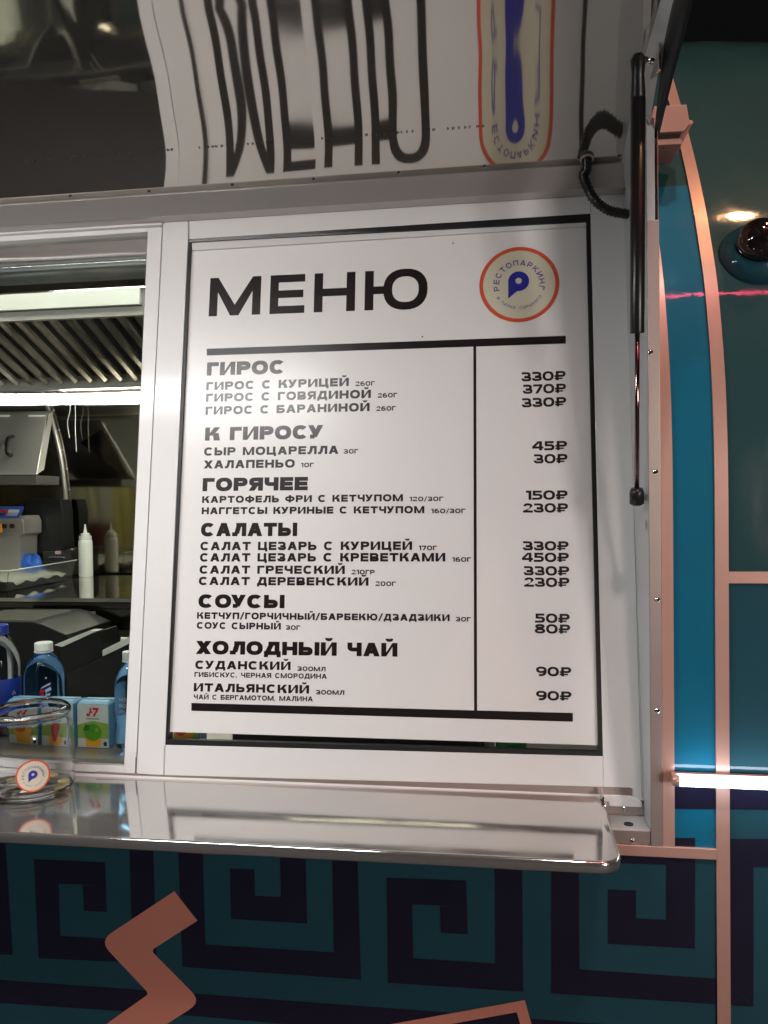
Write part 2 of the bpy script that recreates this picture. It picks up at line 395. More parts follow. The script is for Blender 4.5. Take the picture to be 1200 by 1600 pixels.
def bodyN(z):
    e = .01; s = (bodyY(z+e)-bodyY(z-e))/(2*e); return Vector((0, -1, s)).normalized()
def drop(X, z):            # end of the trailer rounds off to the right
    return -.33*max(0, X-.38)**2*min(1, max(0, (z-1.7)/.8))
def bodyP(X, z, lift=0.0):
    return Vector((X, bodyY(z), z+drop(X, z)))+bodyN(z)*lift
def bodyhit(x, y, lift=0):
    """world point where the sight line to a photo position meets the shell"""
    lo, hi = .6, 2.5; d = ray(x, y); p = None
    for k in range(700):
        t = lo+(hi-lo)*k/700; q = EYE+d*t
        if q.z < 2.7 and q.y >= bodyY(q.z-drop(q.x, q.z)): p = q; break
    return (p or EYE+d*1.4)
def shell(name, x0, x1, z0, z1, lift, m, parent, nx=1, th=.004):
    zs = [z0]+[q[1] for q in PR if z0+.004 < q[1] < z1-.004]+[z1]
    vs = []; fs = []; n = len(zs)
    for lf in (lift, lift-th):
        for i in range(nx+1):
            for z in zs: vs.append(bodyP(x0+(x1-x0)*i/nx, z, lf))
    N = n*(nx+1)
    vs += list(vs)
    for i in range(nx):
        for j in range(n-1):
            a = i*n+j; fs.append((2*N+a, 2*N+a+n, 2*N+a+n+1, 2*N+a+1)); fs.append((3*N+a, 3*N+a+1, 3*N+a+n+1, 3*N+a+n))
    for j in range(n-1):
        fs.append((j, j+1, N+j+1, N+j)); a = nx*n+j; fs.append((a, N+a, N+a+1, a+1))
    for i in range(nx):
        a = i*n; fs.append((a, N+a, N+a+n, a+n)); a = i*n+n-1; fs.append((a, a+n, N+a+n, N+a))
    o = mesh(name, vs, fs, m, parent)
    for p in o.data.polygons[:nx*(n-1)*2]: p.use_smooth = True
    return o
XJ = .245                                   # jamb
shell('side_panel', .262, .345, 1.03, 2.14, 0, M['tealstrip'], T)
prop(shell('side_panel', .363, 1.30, 1.470, 2.712, 0, M['tealdark'], T, nx=8), 'large upper teal panel carrying the round black dome')
shell('side_panel', .262, .3635, 2.14, 2.712, 0, M['tealdark'], T)
shell('side_panel', .363, 1.30, .42, 1.470, 0, M['teal'], T, nx=2)
shell('lower_panel', -3.0, .363, .42, 1.03, 0, M['teal'], T)
shell('side_panel', -3.0, -1.86, 1.03, 2.712, 0, M['teal'], T)
shell('roof_panel', -1.86, .262, 2.40, 2.712, 0, M['teal'], T)
box('roof', (-3.0, 1.1, 2.70), (1.3, 2.2, 2.712), M['teal'], T)
box('rear_wall', (-3.0, 2.2, .42), (1.3, 2.22, 2.70), M['teal'], T)
box('chassis', (-3.0, -.02, .36), (1.3, 2.2, .40), M['darksteel'], T)
box('inner_floor', (-2.9, 0.0, .42), (1.2, 2.18, .44), M['darksteel'], T)
for x in (-3.0, 1.29): box('end_wall', (x, -.04, .42), (x+.01, 2.2, 2.4), M['teal'], T)
for x in (-2.1, -1.3): pass
for x in (-1.9, -1.15):
    wv = lathe('wheel', (x, .08, .33), [(.001, -.09), (.16, -.09), (.18, -.07), (.30, -.09), (.33, -.06), (.33, .08), (.30, .1), (.001, .1)], M['rubber'], T, axis=(0, -1, 0))
# peach trims
prop(shell('trim_strip', .3435, .3635, .42, 2.47, .004, M['copper'], T), 'curved peach trim strip running up the whole side')
prop(shell('trim_strip', .2625, .2805, 1.031, 2.12, .0045, M['copper'], T), 'peach trim strip beside the hatch opening')
prop(shell('trim_strip', .3636, 1.30, 1.461, 1.479, .004, M['copper'], T, nx=2), 'short horizontal peach trim strip at right')
ft = prop(box('trim_strip', (.10, -.066, 1.026), (.3433, -.0605, 1.043), M['copper'], T, .001), 'horizontal peach trim strip below the hatch corner')
# gutter block above the hatch, its lip and the strip under it
prop(slab('gutter_end', [onY(x, y, .0) for x, y in [(1022, 166), (1073, 163), (1077, 187), (1084, 189), (1082, 194), (1076, 195), (1068, 205), (1012, 208)]],
     [onY(x, y, .0)+Vector((0, .1, 0)) for x, y in [(1022, 166), (1073, 163), (1077, 187), (1084, 189), (1082, 194), (1076, 195), (1068, 205), (1012, 208)]], M['copper'], T, .001), 'projecting peach gutter end')
yslab('gutter_gap', [(1012, 207), (1064, 205), (1062, 216), (1012, 218)], .012, .08, M['rubber'], T)
yslab('gutter_lip', [(1010, 218), (1066, 215), (1066, 225), (1010, 228)], .008, .08, M['copper'], T)

# Greek key pattern and the peach shapes printed on the lower wall
def pl(px): return [(q.x, q.z) for q in (onY(x, y, -.061) for x, y in px)]
def vinyl(name, polys, m, lift, label=None):
    vs = []; fs = []
    for i, p in enumerate(polys):
        s = len(vs); vs += [bodyP(x, z, lift+i*3e-5) for x, z in pl(p)]; fs.append(tuple(range(s, s+len(p))))
    o = mesh(name, vs, fs, m, T)
    if label: prop(o, label)
    return o
def L8(*pts): return [(600+x/2, 1180+y/2) for x, y in pts]
def L7(*pts): return [(x/2, 1180+y/2) for x, y in pts]
vinyl('key_motif', [L7((-60, 200), (12, 200), (40, 625), (-60, 620)), ], M['navy'], .0006)
vinyl('key_motif', [L7((105, 325), (328, 335), (331, 408), (183, 402)), L7((105, 325), (183, 402), (188, 565), (120, 635)),
    L7((258, 407), (331, 407), (333, 490), (262, 487)), L7((120, 635), (188, 565), (412, 578), (490, 652)), L7((402, 200), (476, 200), (490, 652), (412, 578))], M['navy'], .0006)
vinyl('key_motif', [L7((553, 200), (631, 200), (642, 592), (570, 662)), L7((642, 592), (1043, 617), (1128, 702), (570, 662)), L7((1036, 200), (1114, 200), (1128, 702), (1043, 617)),
    L7((718, 355), (795, 358), (797, 440), (722, 512)), L7((722, 512), (797, 440), (878, 443), (960, 527)), L7((878, 443), (872, 200), (952, 200), (960, 527))], M['navy'], .0006)
vinyl('key_motif', [L8((8, 383), (257, 392), (259, 473), (88, 467)), L8((8, 383), (88, 467), (92, 635), (12, 712)), L8((175, 472), (259, 472), (262, 560), (177, 556)),
    L8((12, 712), (92, 635), (348, 652), (435, 740)), L8((345, 200), (431, 200), (435, 740), (348, 652))], M['navy'], .0006)
vinyl('key_motif', [L8((523, 200), (608, 200), (611, 670), (523, 745)), L8((523, 745), (611, 670), (1070, 701), (1153, 787)), L8((1070, 262), (1200, 262), (1200, 350), (1155, 350), (1155, 787), (1070, 701)),
    L8((700, 420), (788, 423), (788, 510), (700, 590)), L8((788, 510), (882, 515), (972, 605), (700, 590)), L8((735, 257), (973, 259), (882, 343), (735, 338)), L8((973, 259), (972, 605), (882, 515), (882, 343))], M['navy'], .0006)
vinyl('pattern_band', [L8((903, 99), (1100, 101), (1320, 103), (1320, 172), (1070, 169), (903, 168))], M['navy'], .0006)
vinyl('pattern_band', [L7((-200, 690), (0, 703), (600, 745), (1200, 790), (1800, 835), (2500, 880), (2500, 960), (1800, 912), (1200, 868), (600, 815), (0, 775), (-200, 762))], M['navy'], .0006)
vinyl('key_motif', [L8((1155, 350), (1200, 350), (1400, 352), (1400, 262), (1200, 262), (1156, 262))], M['navy'], .0005)
def rounded(pts, rad):
    out = []
    n = len(pts)
    for i, (x, y, r_) in enumerate(pts):
        if not r_: out.append((x, y)); continue
        a = Vector((pts[i-1][0]-x, pts[i-1][1]-y)).normalized(); b = Vector((pts[(i+1) % n][0]-x, pts[(i+1) % n][1]-y)).normalized()
        p = Vector((x, y))
        for k in range(7):
            t = k/6; out.append(tuple((1-t)**2*(p+a*r_)+2*t*(1-t)*p+t*t*(p+b*r_)))
    return out
zz = rounded([(545, 425, 0), (617, 517, 0), (472, 610, 14), (630, 770, 45), (420, 905, 0), (300, 1000, 0), (250, 905, 0), (335, 838, 0), (466, 745, 14), (310, 580, 48)], 0)
prop(vinyl('zigzag_stripe', [L7(*zz)], M['peach'], .0012), 'thick peach zigzag printed over the key pattern')
prop(vinyl('printed_outline', [L8((-60, 855), (440, 765), (560, 1200), (530, 1200), (415, 803), (-60, 888))], M['peach'], .0012), 'peach outline of a tilted square printed at the bottom')
vinyl('printed_square', [L8((-60, 890), (414, 805), (528, 1200), (-60, 1200))], M['navy'], .0010)

# hatch opening: jamb, outer column, sill corner
def wy(z, off=0): return (z-Z0)*math.tan(TAU)-off/math.cos(TAU)
zt = 2.19
slab('jamb', [Vector((XJ, wy(Z0-.03), Z0-.03)), Vector((XJ, -.0605, 1.045)), Vector((XJ, -.0605, zt)), Vector((XJ, wy(zt)+.02, zt))],
     [Vector((XJ+.012, wy(Z0-.03), Z0-.03)), Vector((XJ+.012, -.0605, 1.045)), Vector((XJ+.012, -.0605, zt)), Vector((XJ+.012, wy(zt)+.02, zt))], M['jamb'], T)
col = prop(box('hatch_column', (XJ-.001, -.0655, 1.043), (.2622, -.0600, 2.03), M['alu'], T, .0008), 'vertical aluminium column with rivets beside the window')
slab('column_web', [Vector((.2615, -.06, 1.5)), Vector((.2615, -.06, 2.18)), Vector((.2615, .12, 2.18))], [Vector((.2622, -.06, 1.5)), Vector((.2622, -.06, 2.18)), Vector((.2622, .12, 2.18))], M['copper'], T)
for x, y in [(1016, 550), (1024, 737), (1027, 937), (1027, 1111)]:
    rivet(onY(x, y, -.0655), (0, -1, 0), T)
box('sill_plate', (.10, -.0595, 1.060), (XJ-.0005, .01, 1.066), M['jamb'], T, .0006)
box('sill_front', (.08, -.0625, 1.0435), (XJ-.0015, -.0597, 1.0655), M['alu'], T, .0006)
box('sill_upstand', (.10, -.004, 1.0665), (XJ-.0005, .003, 1.086), M['alu'], T, .0006)
rivet(onY(988, 1314, -.0625), (0, -1, 0), T); rivet(onY(976, 1264, -.004), (0, -1, 0), T)
lathe('lock_hole', onZ(982, 1288, 1.0663), [(.0075, 0), (.0075, .0012), (.005, .0012), (.0049, .0004), (.0001, .0004)], M['black'], T, seg=20)
lathe('jamb_grommet', onX(1009, 820, XJ-.0005), [(.008, 0), (.008, .0015), (.005, .002), (.0001, .002)], M['chrome'], T, seg=20, axis=(-1, 0, 0))

# ------------------------------------------------------------------ hatch (open canopy): its curve is the mirror that stretches the reflected sheet
def ode():
    SS = [-5, 10, 29, 58, 78, 105, 140, 193, 240, 275, 330, 400]; OO = [30, 43, 62, 83, 93, 99, 103.5, 107, 104.3, 100, 86, 55]
    def sm(s): return sum(lerp(s-14+28*k/8, SS, OO) for k in range(9))/9
    P = hit(800, 268, .05); Y, Z = P.y, P.z; out = [(Y, Z)]
    for i in range(300):
        yp = 268-i; W = hit(800, 341+sm(i)); d = ray(800, yp)
        a = Vector((d.y, d.z)).normalized(); q = (Vector((W.y-Y, W.z-Z))).normalized()
        nn = (q-a).normalized(); tx, tz = nn.y, -nn.x
        d2 = ray(800, yp-1); det = tx*(-d2.z)+d2.y*tz
        rx, rz = EYE.y-Y, EYE.z-Z
        k = (rx*(-d2.z)+d2.y*rz)/det
        Y += tx*k; Z += tz*k; out.append((Y, Z))
    return out
CAN = ode()
CP = CAN[::6]
y_, z_ = CP[-1]; sl = (CP[-1][1]-CP[-2][1])/(CP[-2][0]-CP[-1][0])
for k in range(1, 22):                      # on to the front edge, bending gently down
    sl -= .010; y_ -= .02; z_ += sl*.02; CP.append((y_, z_))
CX0, CX1 = -1.84, .235
H = prop(empty('hatch', (0, .13, 2.2), parent=T), 'raised serving hatch with curved mirror-polished underside')
n = len(CP)
def canopy_mesh():
    nx = 60; vs = []; fs = []
    for i in range(nx+1):
        X = CX0+(CX1-CX0)*i/nx
        for j, (y, z) in enumerate(CP):
            wv = (.00020*math.sin(X*9+j*.11)+.00012*math.sin(X*23-j*.33+1))*min(1, j/8)
            vs.append(Vector((X, y, z+wv*.5)))
    for i in range(nx):
        for j in range(n-1):
            a = i*n+j; fs.append((a, a+n, a+n+1, a+1))
    return mesh('mirror_lining', vs, fs, M['canopysteel'], H, smooth=True)
canopy_mesh()
# side cheek on the right, rubber rim and teal outer skin
low = [(.16, 2.03), (.02, 2.125), (-.043, 2.166), (-.09, 2.198), (-.132, 2.226), (-.18, 2.250), (-.228, 2.268), (-.30, 2.284), (-.40, 2.292), (-.50, 2.285), (-.60, 2.268), (CP[-1][0], CP[-1][1]-.012)]
def canz(y):
    for i in range(n-1):
        if CP[i+1][0] <= y <= CP[i][0]: return CP[i][1]+(CP[i+1][1]-CP[i][1])*(CP[i][0]-y)/(CP[i][0]-CP[i+1][0])
    return CP[0][1] if y > 0 else CP[-1][1]
def strip(name, A, Bb, m, parent, smooth=True):
    k = len(A); return mesh(name, list(A)+list(Bb), [(i, i+1, i+1+k, i+k) for i in range(k-1)], m, parent, smooth=smooth)
lw = smoothpts([(0, y, z) for y, z in low[2:]], 4)
lwc = smoothpts([(0, y, z) for y, z in [(.115, 2.10), (.06, 2.125), (.01, 2.145)]+low[2:]], 4)
strip('cheek_flange', [Vector((CX1, p.y, canz(p.y)-.0005)) for p in lwc], [Vector((.249, p.y, min(p.z, canz(p.y)+.02))) for p in lwc], M['jamb'], H)
rim = tube('rubber_edge', [Vector((.262, p.y-.004, p.z)) for p in lw], lambda t: .004+.009*min(1, t*3.2), M['rubber'], H, seg=12)
for X0_, X1_ in ((CX0-.01, .275),):
    prof = [(p.y-.012*0, p.z+.03) for p in lw]
    strip('outer_skin', [Vector((X0_, y, max(z, canz(y)+.035))) for y, z in prof], [Vector((X1_, y, max(z, canz(y)+.035))) for y, z in prof], M['tealdark'], H)
box('front_rail', (CX0, CP[-1][0]-.03, CP[-1][1]-.02), (.26, CP[-1][0]-.001, CP[-1][1]+.05), M['alu'], H, .002)
# flashing under the hinge
fb = hit(800, 304, .03); f0 = CP[0]
extrude('hinge_flashing', [(f0[0]+.004, f0[1]+.004), (f0[0]-.012, f0[1]-.001), (f0[0]-.014, f0[1]-.004), (fb.y-.006, fb.z+.004), (fb.y-.004, fb.z), (fb.y+.03, fb.z-.0005), (fb.y+.03, f0[1])], -1.86, XJ-.002, M['satin'], T, smooth=False, close=True, bevel=.001)
# canopy screws
def canopy_hit(x, y):
    d = ray(x, y)
    for i in range(n-1):
        (ay, az), (by, bz) = CP[i], CP[i+1]
        det = (by-ay)*(-d.z)+d.y*(bz-az)
        if abs(det) < 1e-12: continue
        rx, rz = EYE.y-ay, EYE.z-az; s = (rx*(-d.z)+d.y*rz)/det
        if -.001 <= s <= 1.001:
            yy = ay+(by-ay)*s; return EYE+d*((yy-EYE.y)/d.y)
    yy = CP[0][0]; return EYE+d*((yy-EYE.y)/d.y)
for x, y in [(110, 307), (233, 300), (363, 290), (490, 281), (623, 271), (757, 261), (905, 248), (968, 245), (-20, 312)]:
    rivet(canopy_hit(x, y)+Vector((0, -.001, -.001)), (0, -.4, -.9), H, .0032, name='screw')
# faint film lettering printed across the lining
fp = []; fx = -.86
while fx < .0:
    if random.random() < .75: fp.append((fx, random.choice([.0035, .0045, .003]), random.choice([0, .001])))
    fx += random.uniform(.006, .011)
    if random.random() < .07: fx += random.uniform(.02, .05)
vs = []; fs = []
def cpt(y): return Vector((0, y, canz(y)-.0006))
for x, wv, o_ in fp:
    for (dx, y0, y1) in ((0, .014, .019), (wv*.6, .015-o_, .0175)):
        s = len(vs); vs += [Vector((x+dx, y0, canz(y0)-.0008)), Vector((x+dx+wv*.4, y0, canz(y0)-.0008)), Vector((x+dx+wv*.4, y1, canz(y1)-.0008)), Vector((x+dx, y1, canz(y1)-.0008))]; fs.append((s, s+1, s+2, s+3))
M['filmink'] = mat('film_ink', (.05, .045, .045), .5)
prop(mesh('film_print', vs, fs, M['filmink'], H), kind='stuff')

# gas strut
M['strutpaint'] = mat('strut_black_paint', (.013, .012, .013), .3, noise=.2)
GS = prop(empty('gas_strut', onX(995, 775, .228), parent=T), 'black gas strut holding the hatch open')
s0 = onX(995, 778, .230); s1 = onX(997, 94, .213); ax = (s1-s0); Ls = ax.length; ax.normalize()
pr = s0+ax*Ls*((778-497)/(778-92)*.985)
tube('strut_rod', [s0, pr+ax*.02], .0038, mat('strut_rod_steel', (.30, .20, .19), .15, metal=1), GS)
tube('strut_cylinder', [pr, pr+ax*.001, s1-ax*.05], .0108, M['strutpaint'], GS, seg=24)
tube('strut_end', [s1-ax*.06, s1-ax*.045, s1-ax*.02, s1, s1+ax*.008], lambda t: [.0105, .0105, .0088, .0112, .007][min(4, int(t*4.01))], M['black'], GS, seg=20)
tube('strut_end', [s0-ax*.012, s0-ax*.009, s0+ax*.01, s0+ax*.016], lambda t: [.007, .0115, .0115, .009][min(3, int(t*3.01))], M['black'], GS, seg=20)
tube('ball_stud', [s0+Vector((.008, 0, 0)), s0+Vector((.0145, 0, 0))], .0045, M['chrome'], GS)
tube('ball_stud', [s1+Vector((.008, 0, 0)), s1+Vector((.022, .006, .0))], .0045, M['chrome'], GS)
slab('strut_bracket', [onX(x, y, .243) for x, y in [(1019, 66), (1029, 66), (1030, 108), (1012, 130), (1010, 112), (1018, 96)]],
     [onX(x, y, .243)+Vector((.003, 0, 0)) for x, y in [(1019, 66), (1029, 66), (1030, 108), (1012, 130), (1010, 112), (1018, 96)]], M['chrome'], GS)
# corrugated hose between frame and canopy
h0 = canopy_hit(917, 246)
hp = smoothpts([h0+Vector((0, .0, .004)), h0+Vector((-.0, .004, -.02)), hit(912, 276, .056), hit(926, 308, .064), hit(950, 328, .062), hit(981, 335, .046)], 14)
cz = prop(tube('cable_hose', hp, lambda t: .0082+.0012*math.sin(t*84*2*math.pi/1.0*.5), M['black'], T, seg=14), 'black corrugated cable hose at the hatch corner')
lathe('hose_collar', h0+Vector((0, 0, -.002)), [(.009, 0), (.0125, .001), (.0125, .003), (.009, .004)], M['alu'], T, seg=20, axis=(0, -.4, -.9))

# ------------------------------------------------------------------ serving window
W = prop(empty('serving_window', (-.2, 0, Z0), parent=T), 'white plastic sliding serving window')
# right sash
def wpart(name, px, off, th, m, lab=None, bevel=.0012):
    o = wslab(name, px, off, th, m, W, bevel)
    if lab: prop(o, lab)
    return o
wpart('sash_stile', [(255, 341), (295, 341), (258, 1164), (256, 1212), (213, 1209)], 0, .04, M['upvc'])
wpart('sash_rail', [(295.4, 340), (976, 292), (976, 333), (922.5, 333.5), (295.6, 373.5)], 0, .04, M['upvc'])
wpart('sash_stile', [(922.8, 333.7), (978, 333.2), (1003, 1252), (943, 1249), (942, 1181.5)], -.0006, .04, M['upvc'])
wpart('sash_rail', [(258.4, 1164), (942, 1181.8), (943, 1249), (256.3, 1212)], 0, .04, M['upvc'])
wpart('gasket', [(295.3, 373.8), (922, 333.8), (916, 346), (298.5, 377.8)], -.001, .02, M['rubber'], bevel=0)
wpart('gasket', [(295.3, 373.8), (298.5, 377.8), (262.5, 1156), (258.3, 1163.6)], -.001, .02, M['rubber'], bevel=0)
wpart('gasket', [(922, 333.8), (942, 1181.2), (935, 1174.6), (916, 346)], -.001, .02, M['rubber'], bevel=0)
wpart('gasket', [(262.5, 1155.5), (935, 1174.8), (942, 1181.2), (258.3, 1163.6)], -.001, .02, M['rubber'], bevel=0)
# glazing bead that shows as a bright sliver above the sheet
bd = [hit(299, 378, -.006), hit(916, 346.5, -.006), hit(916, 353, -.0015), hit(300, 391, -.0015)]
slab('glazing_bead', bd, [p-WN*.012 for p in bd], M['upvc'], W, .0005)
wpart('glass_pane', [(297, 376), (917, 344), (937, 1176), (262, 1158)], -.0095, .004, M['glass'], bevel=0)
# left, inner sash and its glass
wpart('sash_stile', [(231, 352), (253.5, 351), (211.5, 1209), (193, 1208)], -.006, .03, M['upvc'], 'narrow stile of the inner sliding sash')
wpart('sash_rail', [(-700, 408), (230.8, 352), (230.3, 362), (-700, 424)], -.006, .03, M['upvc'])
wpart('sash_rail', [(-700, 1158), (193.5, 1197), (193, 1208.5), (-700, 1170)], -.006, .03, M['upvc'])
wpart('glass_pane', [(-700, 422), (230.6, 361), (193.2, 1198), (-700, 1160)], -.020, .004, M['glass'], bevel=0)
# head track
wpart('head_track', [(-700, 386), (253, 341.5), (253, 345), (-700, 391)], .012, .05, M['alu'])
wpart('head_track', [(-700, 392), (253, 345.6), (253, 351), (-700, 407)], .004, .04, M['upvc'])
wpart('head_frame', [(254.5, 330), (977, 282), (977, 291.5), (254.5, 340.5)], .001, .04, M['upvc'])
# foot track with brown groove
wpart('track_groove', [(150, 1206), (214, 1210), (983, 1230.5), (988, 1232), (988, 1243), (150, 1215)], -.012+.0135, .01, M['alu'], bevel=0)
wpart('foot_frame', [(-700, 1172), (215, 1212.5), (985, 1243.5), (1003, 1253), (1003, 1262), (-700, 1188)], .004, .04, M['upvc'])
wpart('jamb_bead', [(979, 290), (984, 290), (1008, 1252), (1003.6, 1252)], .004, .03, M['jamb'])
# dark seam lines at the mitres
M['seam'] = mat('seam_grey', (.12, .11, .11), .8)
for a, b in (((293.6, 342), (294.4, 373)), ((256.6, 1165), (255.6, 1212)), ((922.4, 297), (922.9, 333))):
    p0, p1 = hit(*a, .0002), hit(*b, .0002); d_ = Vector((.0004, 0, 0))
    mesh('mitre_seam', [p0-d_, p0+d_, p1+d_, p1-d_], [(0, 1, 2, 3)], M['seam'], W)
p0, p1 = hit(212.5, 1183, .0004), hit(211.8, 1208, .0004)
mesh('mitre_seam', [p0-d_*2, p0+d_*2, p1+d_*2, p1-d_*2], [(0, 1, 2, 3)], M['rubber'], W)

# ------------------------------------------------------------------ the menu sheet
Sx = [(299.5, 378), (917, 346.5), (935, 1164.5), (264, 1143.5)]
MS = prop(empty('menu_sheet', hit(600, 1154, OFFS)), 'white printed menu sheet headed МЕНЮ fixed inside the framed window', 'menu')
f = [hit(x, y, OFFS) for x, y in Sx]
def sheet_mesh():
    nx, ny = 24, 30; vs = []; fs = []
    for j in range(ny+1):
        for i in range(nx+1):
            u, v = i/nx, j/ny
            p = (f[3]*(1-u)+f[2]*u)*(1-v)+(f[0]*(1-u)+f[1]*u)*v
            vs.append(p)
    for j in range(ny):
        for i in range(nx): a = j*(nx+1)+i; fs.append((a, a+1, a+nx+2, a+nx+1))
    N = len(vs); vs += [p-WN*.0008 for p in vs]; fs += [tuple(q+N for q in reversed(g)) for g in fs]
    per = [i for i in range(nx+1)]+[nx+(nx+1)*j for j in range(1, ny+1)]+[ny*(nx+1)+i for i in range(nx-1, -1, -1)]+[(nx+1)*j for j in range(ny-1, 0, -1)]
    for a, b in zip(per, per[1:]+per[:1]): fs.append((a, b, b+N, a+N))
    return mesh('paper', vs, fs, M['sheet'], MS)
sheet_mesh()
def bar(px, name='rule'):
    fr = [hit(x, y, OFFS+.0004) for x, y in px]
    return mesh(name, fr, [(0, 1, 2, 3)], M['ink'], MS)
bar([(323, 545), (884, 524.5), (884, 536.8), (323, 555.5)]); bar([(299, 1098.4), (895, 1114), (895, 1127.6), (299, 1110.6)])
bar([(739.6, 541), (744, 541), (745.4, 1112), (740.8, 1112)])
wtext('МЕНЮ', 326, 494.5, 668, 481.5, 59.5, .228, MS, 'title', gap=.25)
TH, TI, TS, TD = .345, .305, .27, .25
for s, xl, yl, xr, yr in [('ГИРОС', 323, 587, 445.2, 583.5), ('К ГИРОСУ', 320.2, 688.6, 504.7, 685), ('ГОРЯЧЕЕ', 316.3, 767.6, 480.8, 766), ('САЛАТЫ', 313.7, 837.9, 464.2, 837.6),
                          ('СОУСЫ', 309.8, 949.4, 444.4, 950.4), ('ХОЛОДНЫЙ ЧАЙ', 306, 1021.8, 621, 1026)]:
    wtext(s, xl, yl, xr, yr, 20.5, TH, MS, 'heading', gap=.1)
for s, xl, yl, xr, yr, cp in [
    ('ГИРОС С КУРИЦЕЙ', 322.2, 609.9, 545, 603.2, 12.6), ('ГИРОС С ГОВЯДИНОЙ', 321.7, 628, 579.5, 622, 12.6), ('ГИРОС С БАРАНИНОЙ', 321, 648.1, 577.5, 642.5, 12.6),
    ('СЫР МОЦАРЕЛЛА', 318.8, 712, 528.8, 709.2, 12.6), ('ХАЛАПЕНЬО', 318.3, 732.2, 460.5, 730.5, 12.6),
    ('КАРТОФЕЛЬ ФРИ С КЕТЧУПОМ', 315.7, 786, 629.5, 783.2, 10.6), ('НАГГЕТСЫ КУРИНЫЕ С КЕТЧУПОМ', 315, 803.6, 662.9, 801.9, 10.8),
    ('САЛАТ ЦЕЗАРЬ С КУРИЦЕЙ', 313, 859.7, 643.9, 859.3, 12.9), ('САЛАТ ЦЕЗАРЬ С КРЕВЕТКАМИ', 312.3, 877.4, 695.8, 877.4, 12.9),
    ('САЛАТ ГРЕЧЕСКИЙ', 311.7, 896.3, 538.7, 896.8, 12.6), ('САЛАТ ДЕРЕВЕНСКИЙ', 310.6, 914, 575.8, 915.2, 12.6),
    ('КЕТЧУП/ГОРЧИЧНЫЙ/БАРБЕКЮ/ДЗАДЗИКИ', 307.8, 966.8, 702.6, 970.6, 10.2), ('СОУС СЫРНЫЙ', 307.5, 982.2, 438.7, 983.8, 10.2),
    ('СУДАНСКИЙ', 305, 1045, 454, 1047, 12.9), ('ИТАЛЬЯНСКИЙ', 302.7, 1080.2, 482.9, 1083.8, 13)]:
    wtext(s, xl, yl, xr, yr, cp, TI, MS, 'menu_line', gap=.17)
for s, xl, yl, xr, yr in [('260Г', 555.4, 603.3, 585.5, 602.6), ('260Г', 590.3, 621.6, 620.7, 620.8), ('260Г', 588, 642.2, 618.4, 641.5), ('30Г', 537, 709, 559.7, 708.6), ('10Г', 470.4, 730.3, 490.3, 730),
    ('120/30Г', 640, 783.3, 692.6, 783), ('160/30Г', 673.7, 802, 727.2, 801.8), ('170Г', 654.4, 859.7, 682.7, 859.7), ('160Г', 706.8, 877.7, 736, 877.8), ('210ГР', 549.2, 897.4, 585.5, 897.5),
    ('200Г', 586.6, 915.4, 618.4, 915.8), ('30Г', 712.2, 971, 735.6, 971.3), ('30Г', 446.6, 984, 469, 984.3), ('300МЛ', 464.8, 1048.2, 508.7, 1049), ('300МЛ', 493.7, 1085, 538, 1085.8)]:
    wtext(s, xl, yl, xr, yr, 7, TS, MS, 'portion_note', gap=.15)
for s, xl, yl, xr, yr in [('ГИБИСКУС, ЧЕРНАЯ СМОРОДИНА', 303.8, 1057.6, 510.7, 1060.6), ('ЧАЙ С БЕРГАМОТОМ, МАЛИНА', 302.7, 1092.5, 488.8, 1096)]:
    wtext(s, xl, yl, xr, yr, 7.6, TS, MS, 'menu_note', gap=.16)
for s, xl, yl, xr, yr in [('330₽', 814.8, 596.2, 883.9, 593.8), ('370₽', 817, 615.6, 884.5, 613.6), ('330₽', 815.4, 636.8, 885, 634.6), ('45₽', 831.5, 704, 886.2, 703.2), ('30₽', 834, 724.3, 886.8, 723.6),
    ('150₽', 821.9, 781, 887, 780.6), ('230₽', 817.3, 801, 887.6, 800.8), ('330₽', 816.8, 860, 888.5, 860.2), ('450₽', 815.4, 877.9, 889, 878.2), ('330₽', 818.2, 898.9, 889.6, 899.4), ('230₽', 819, 916.8, 889.9, 917.2),
    ('50₽', 836, 972.8, 890.4, 973.6), ('80₽', 835.5, 989.4, 891, 990.4), ('90₽', 837.6, 1056, 892.8, 1057), ('90₽', 837.6, 1093.6, 893, 1095)]:
    wtext(s, xl, yl, xr, yr, 14.3, .27, MS, 'price', gap=.08)
# small stuck specks
for x, y in [(708, 380), (660, 526)]:
    lathe('speck', hit(x, y, OFFS+.0002), [(.0016, 0), (.001, .0006), (.0001, .0007)], M['filmink'], MS, seg=8, axis=WN)

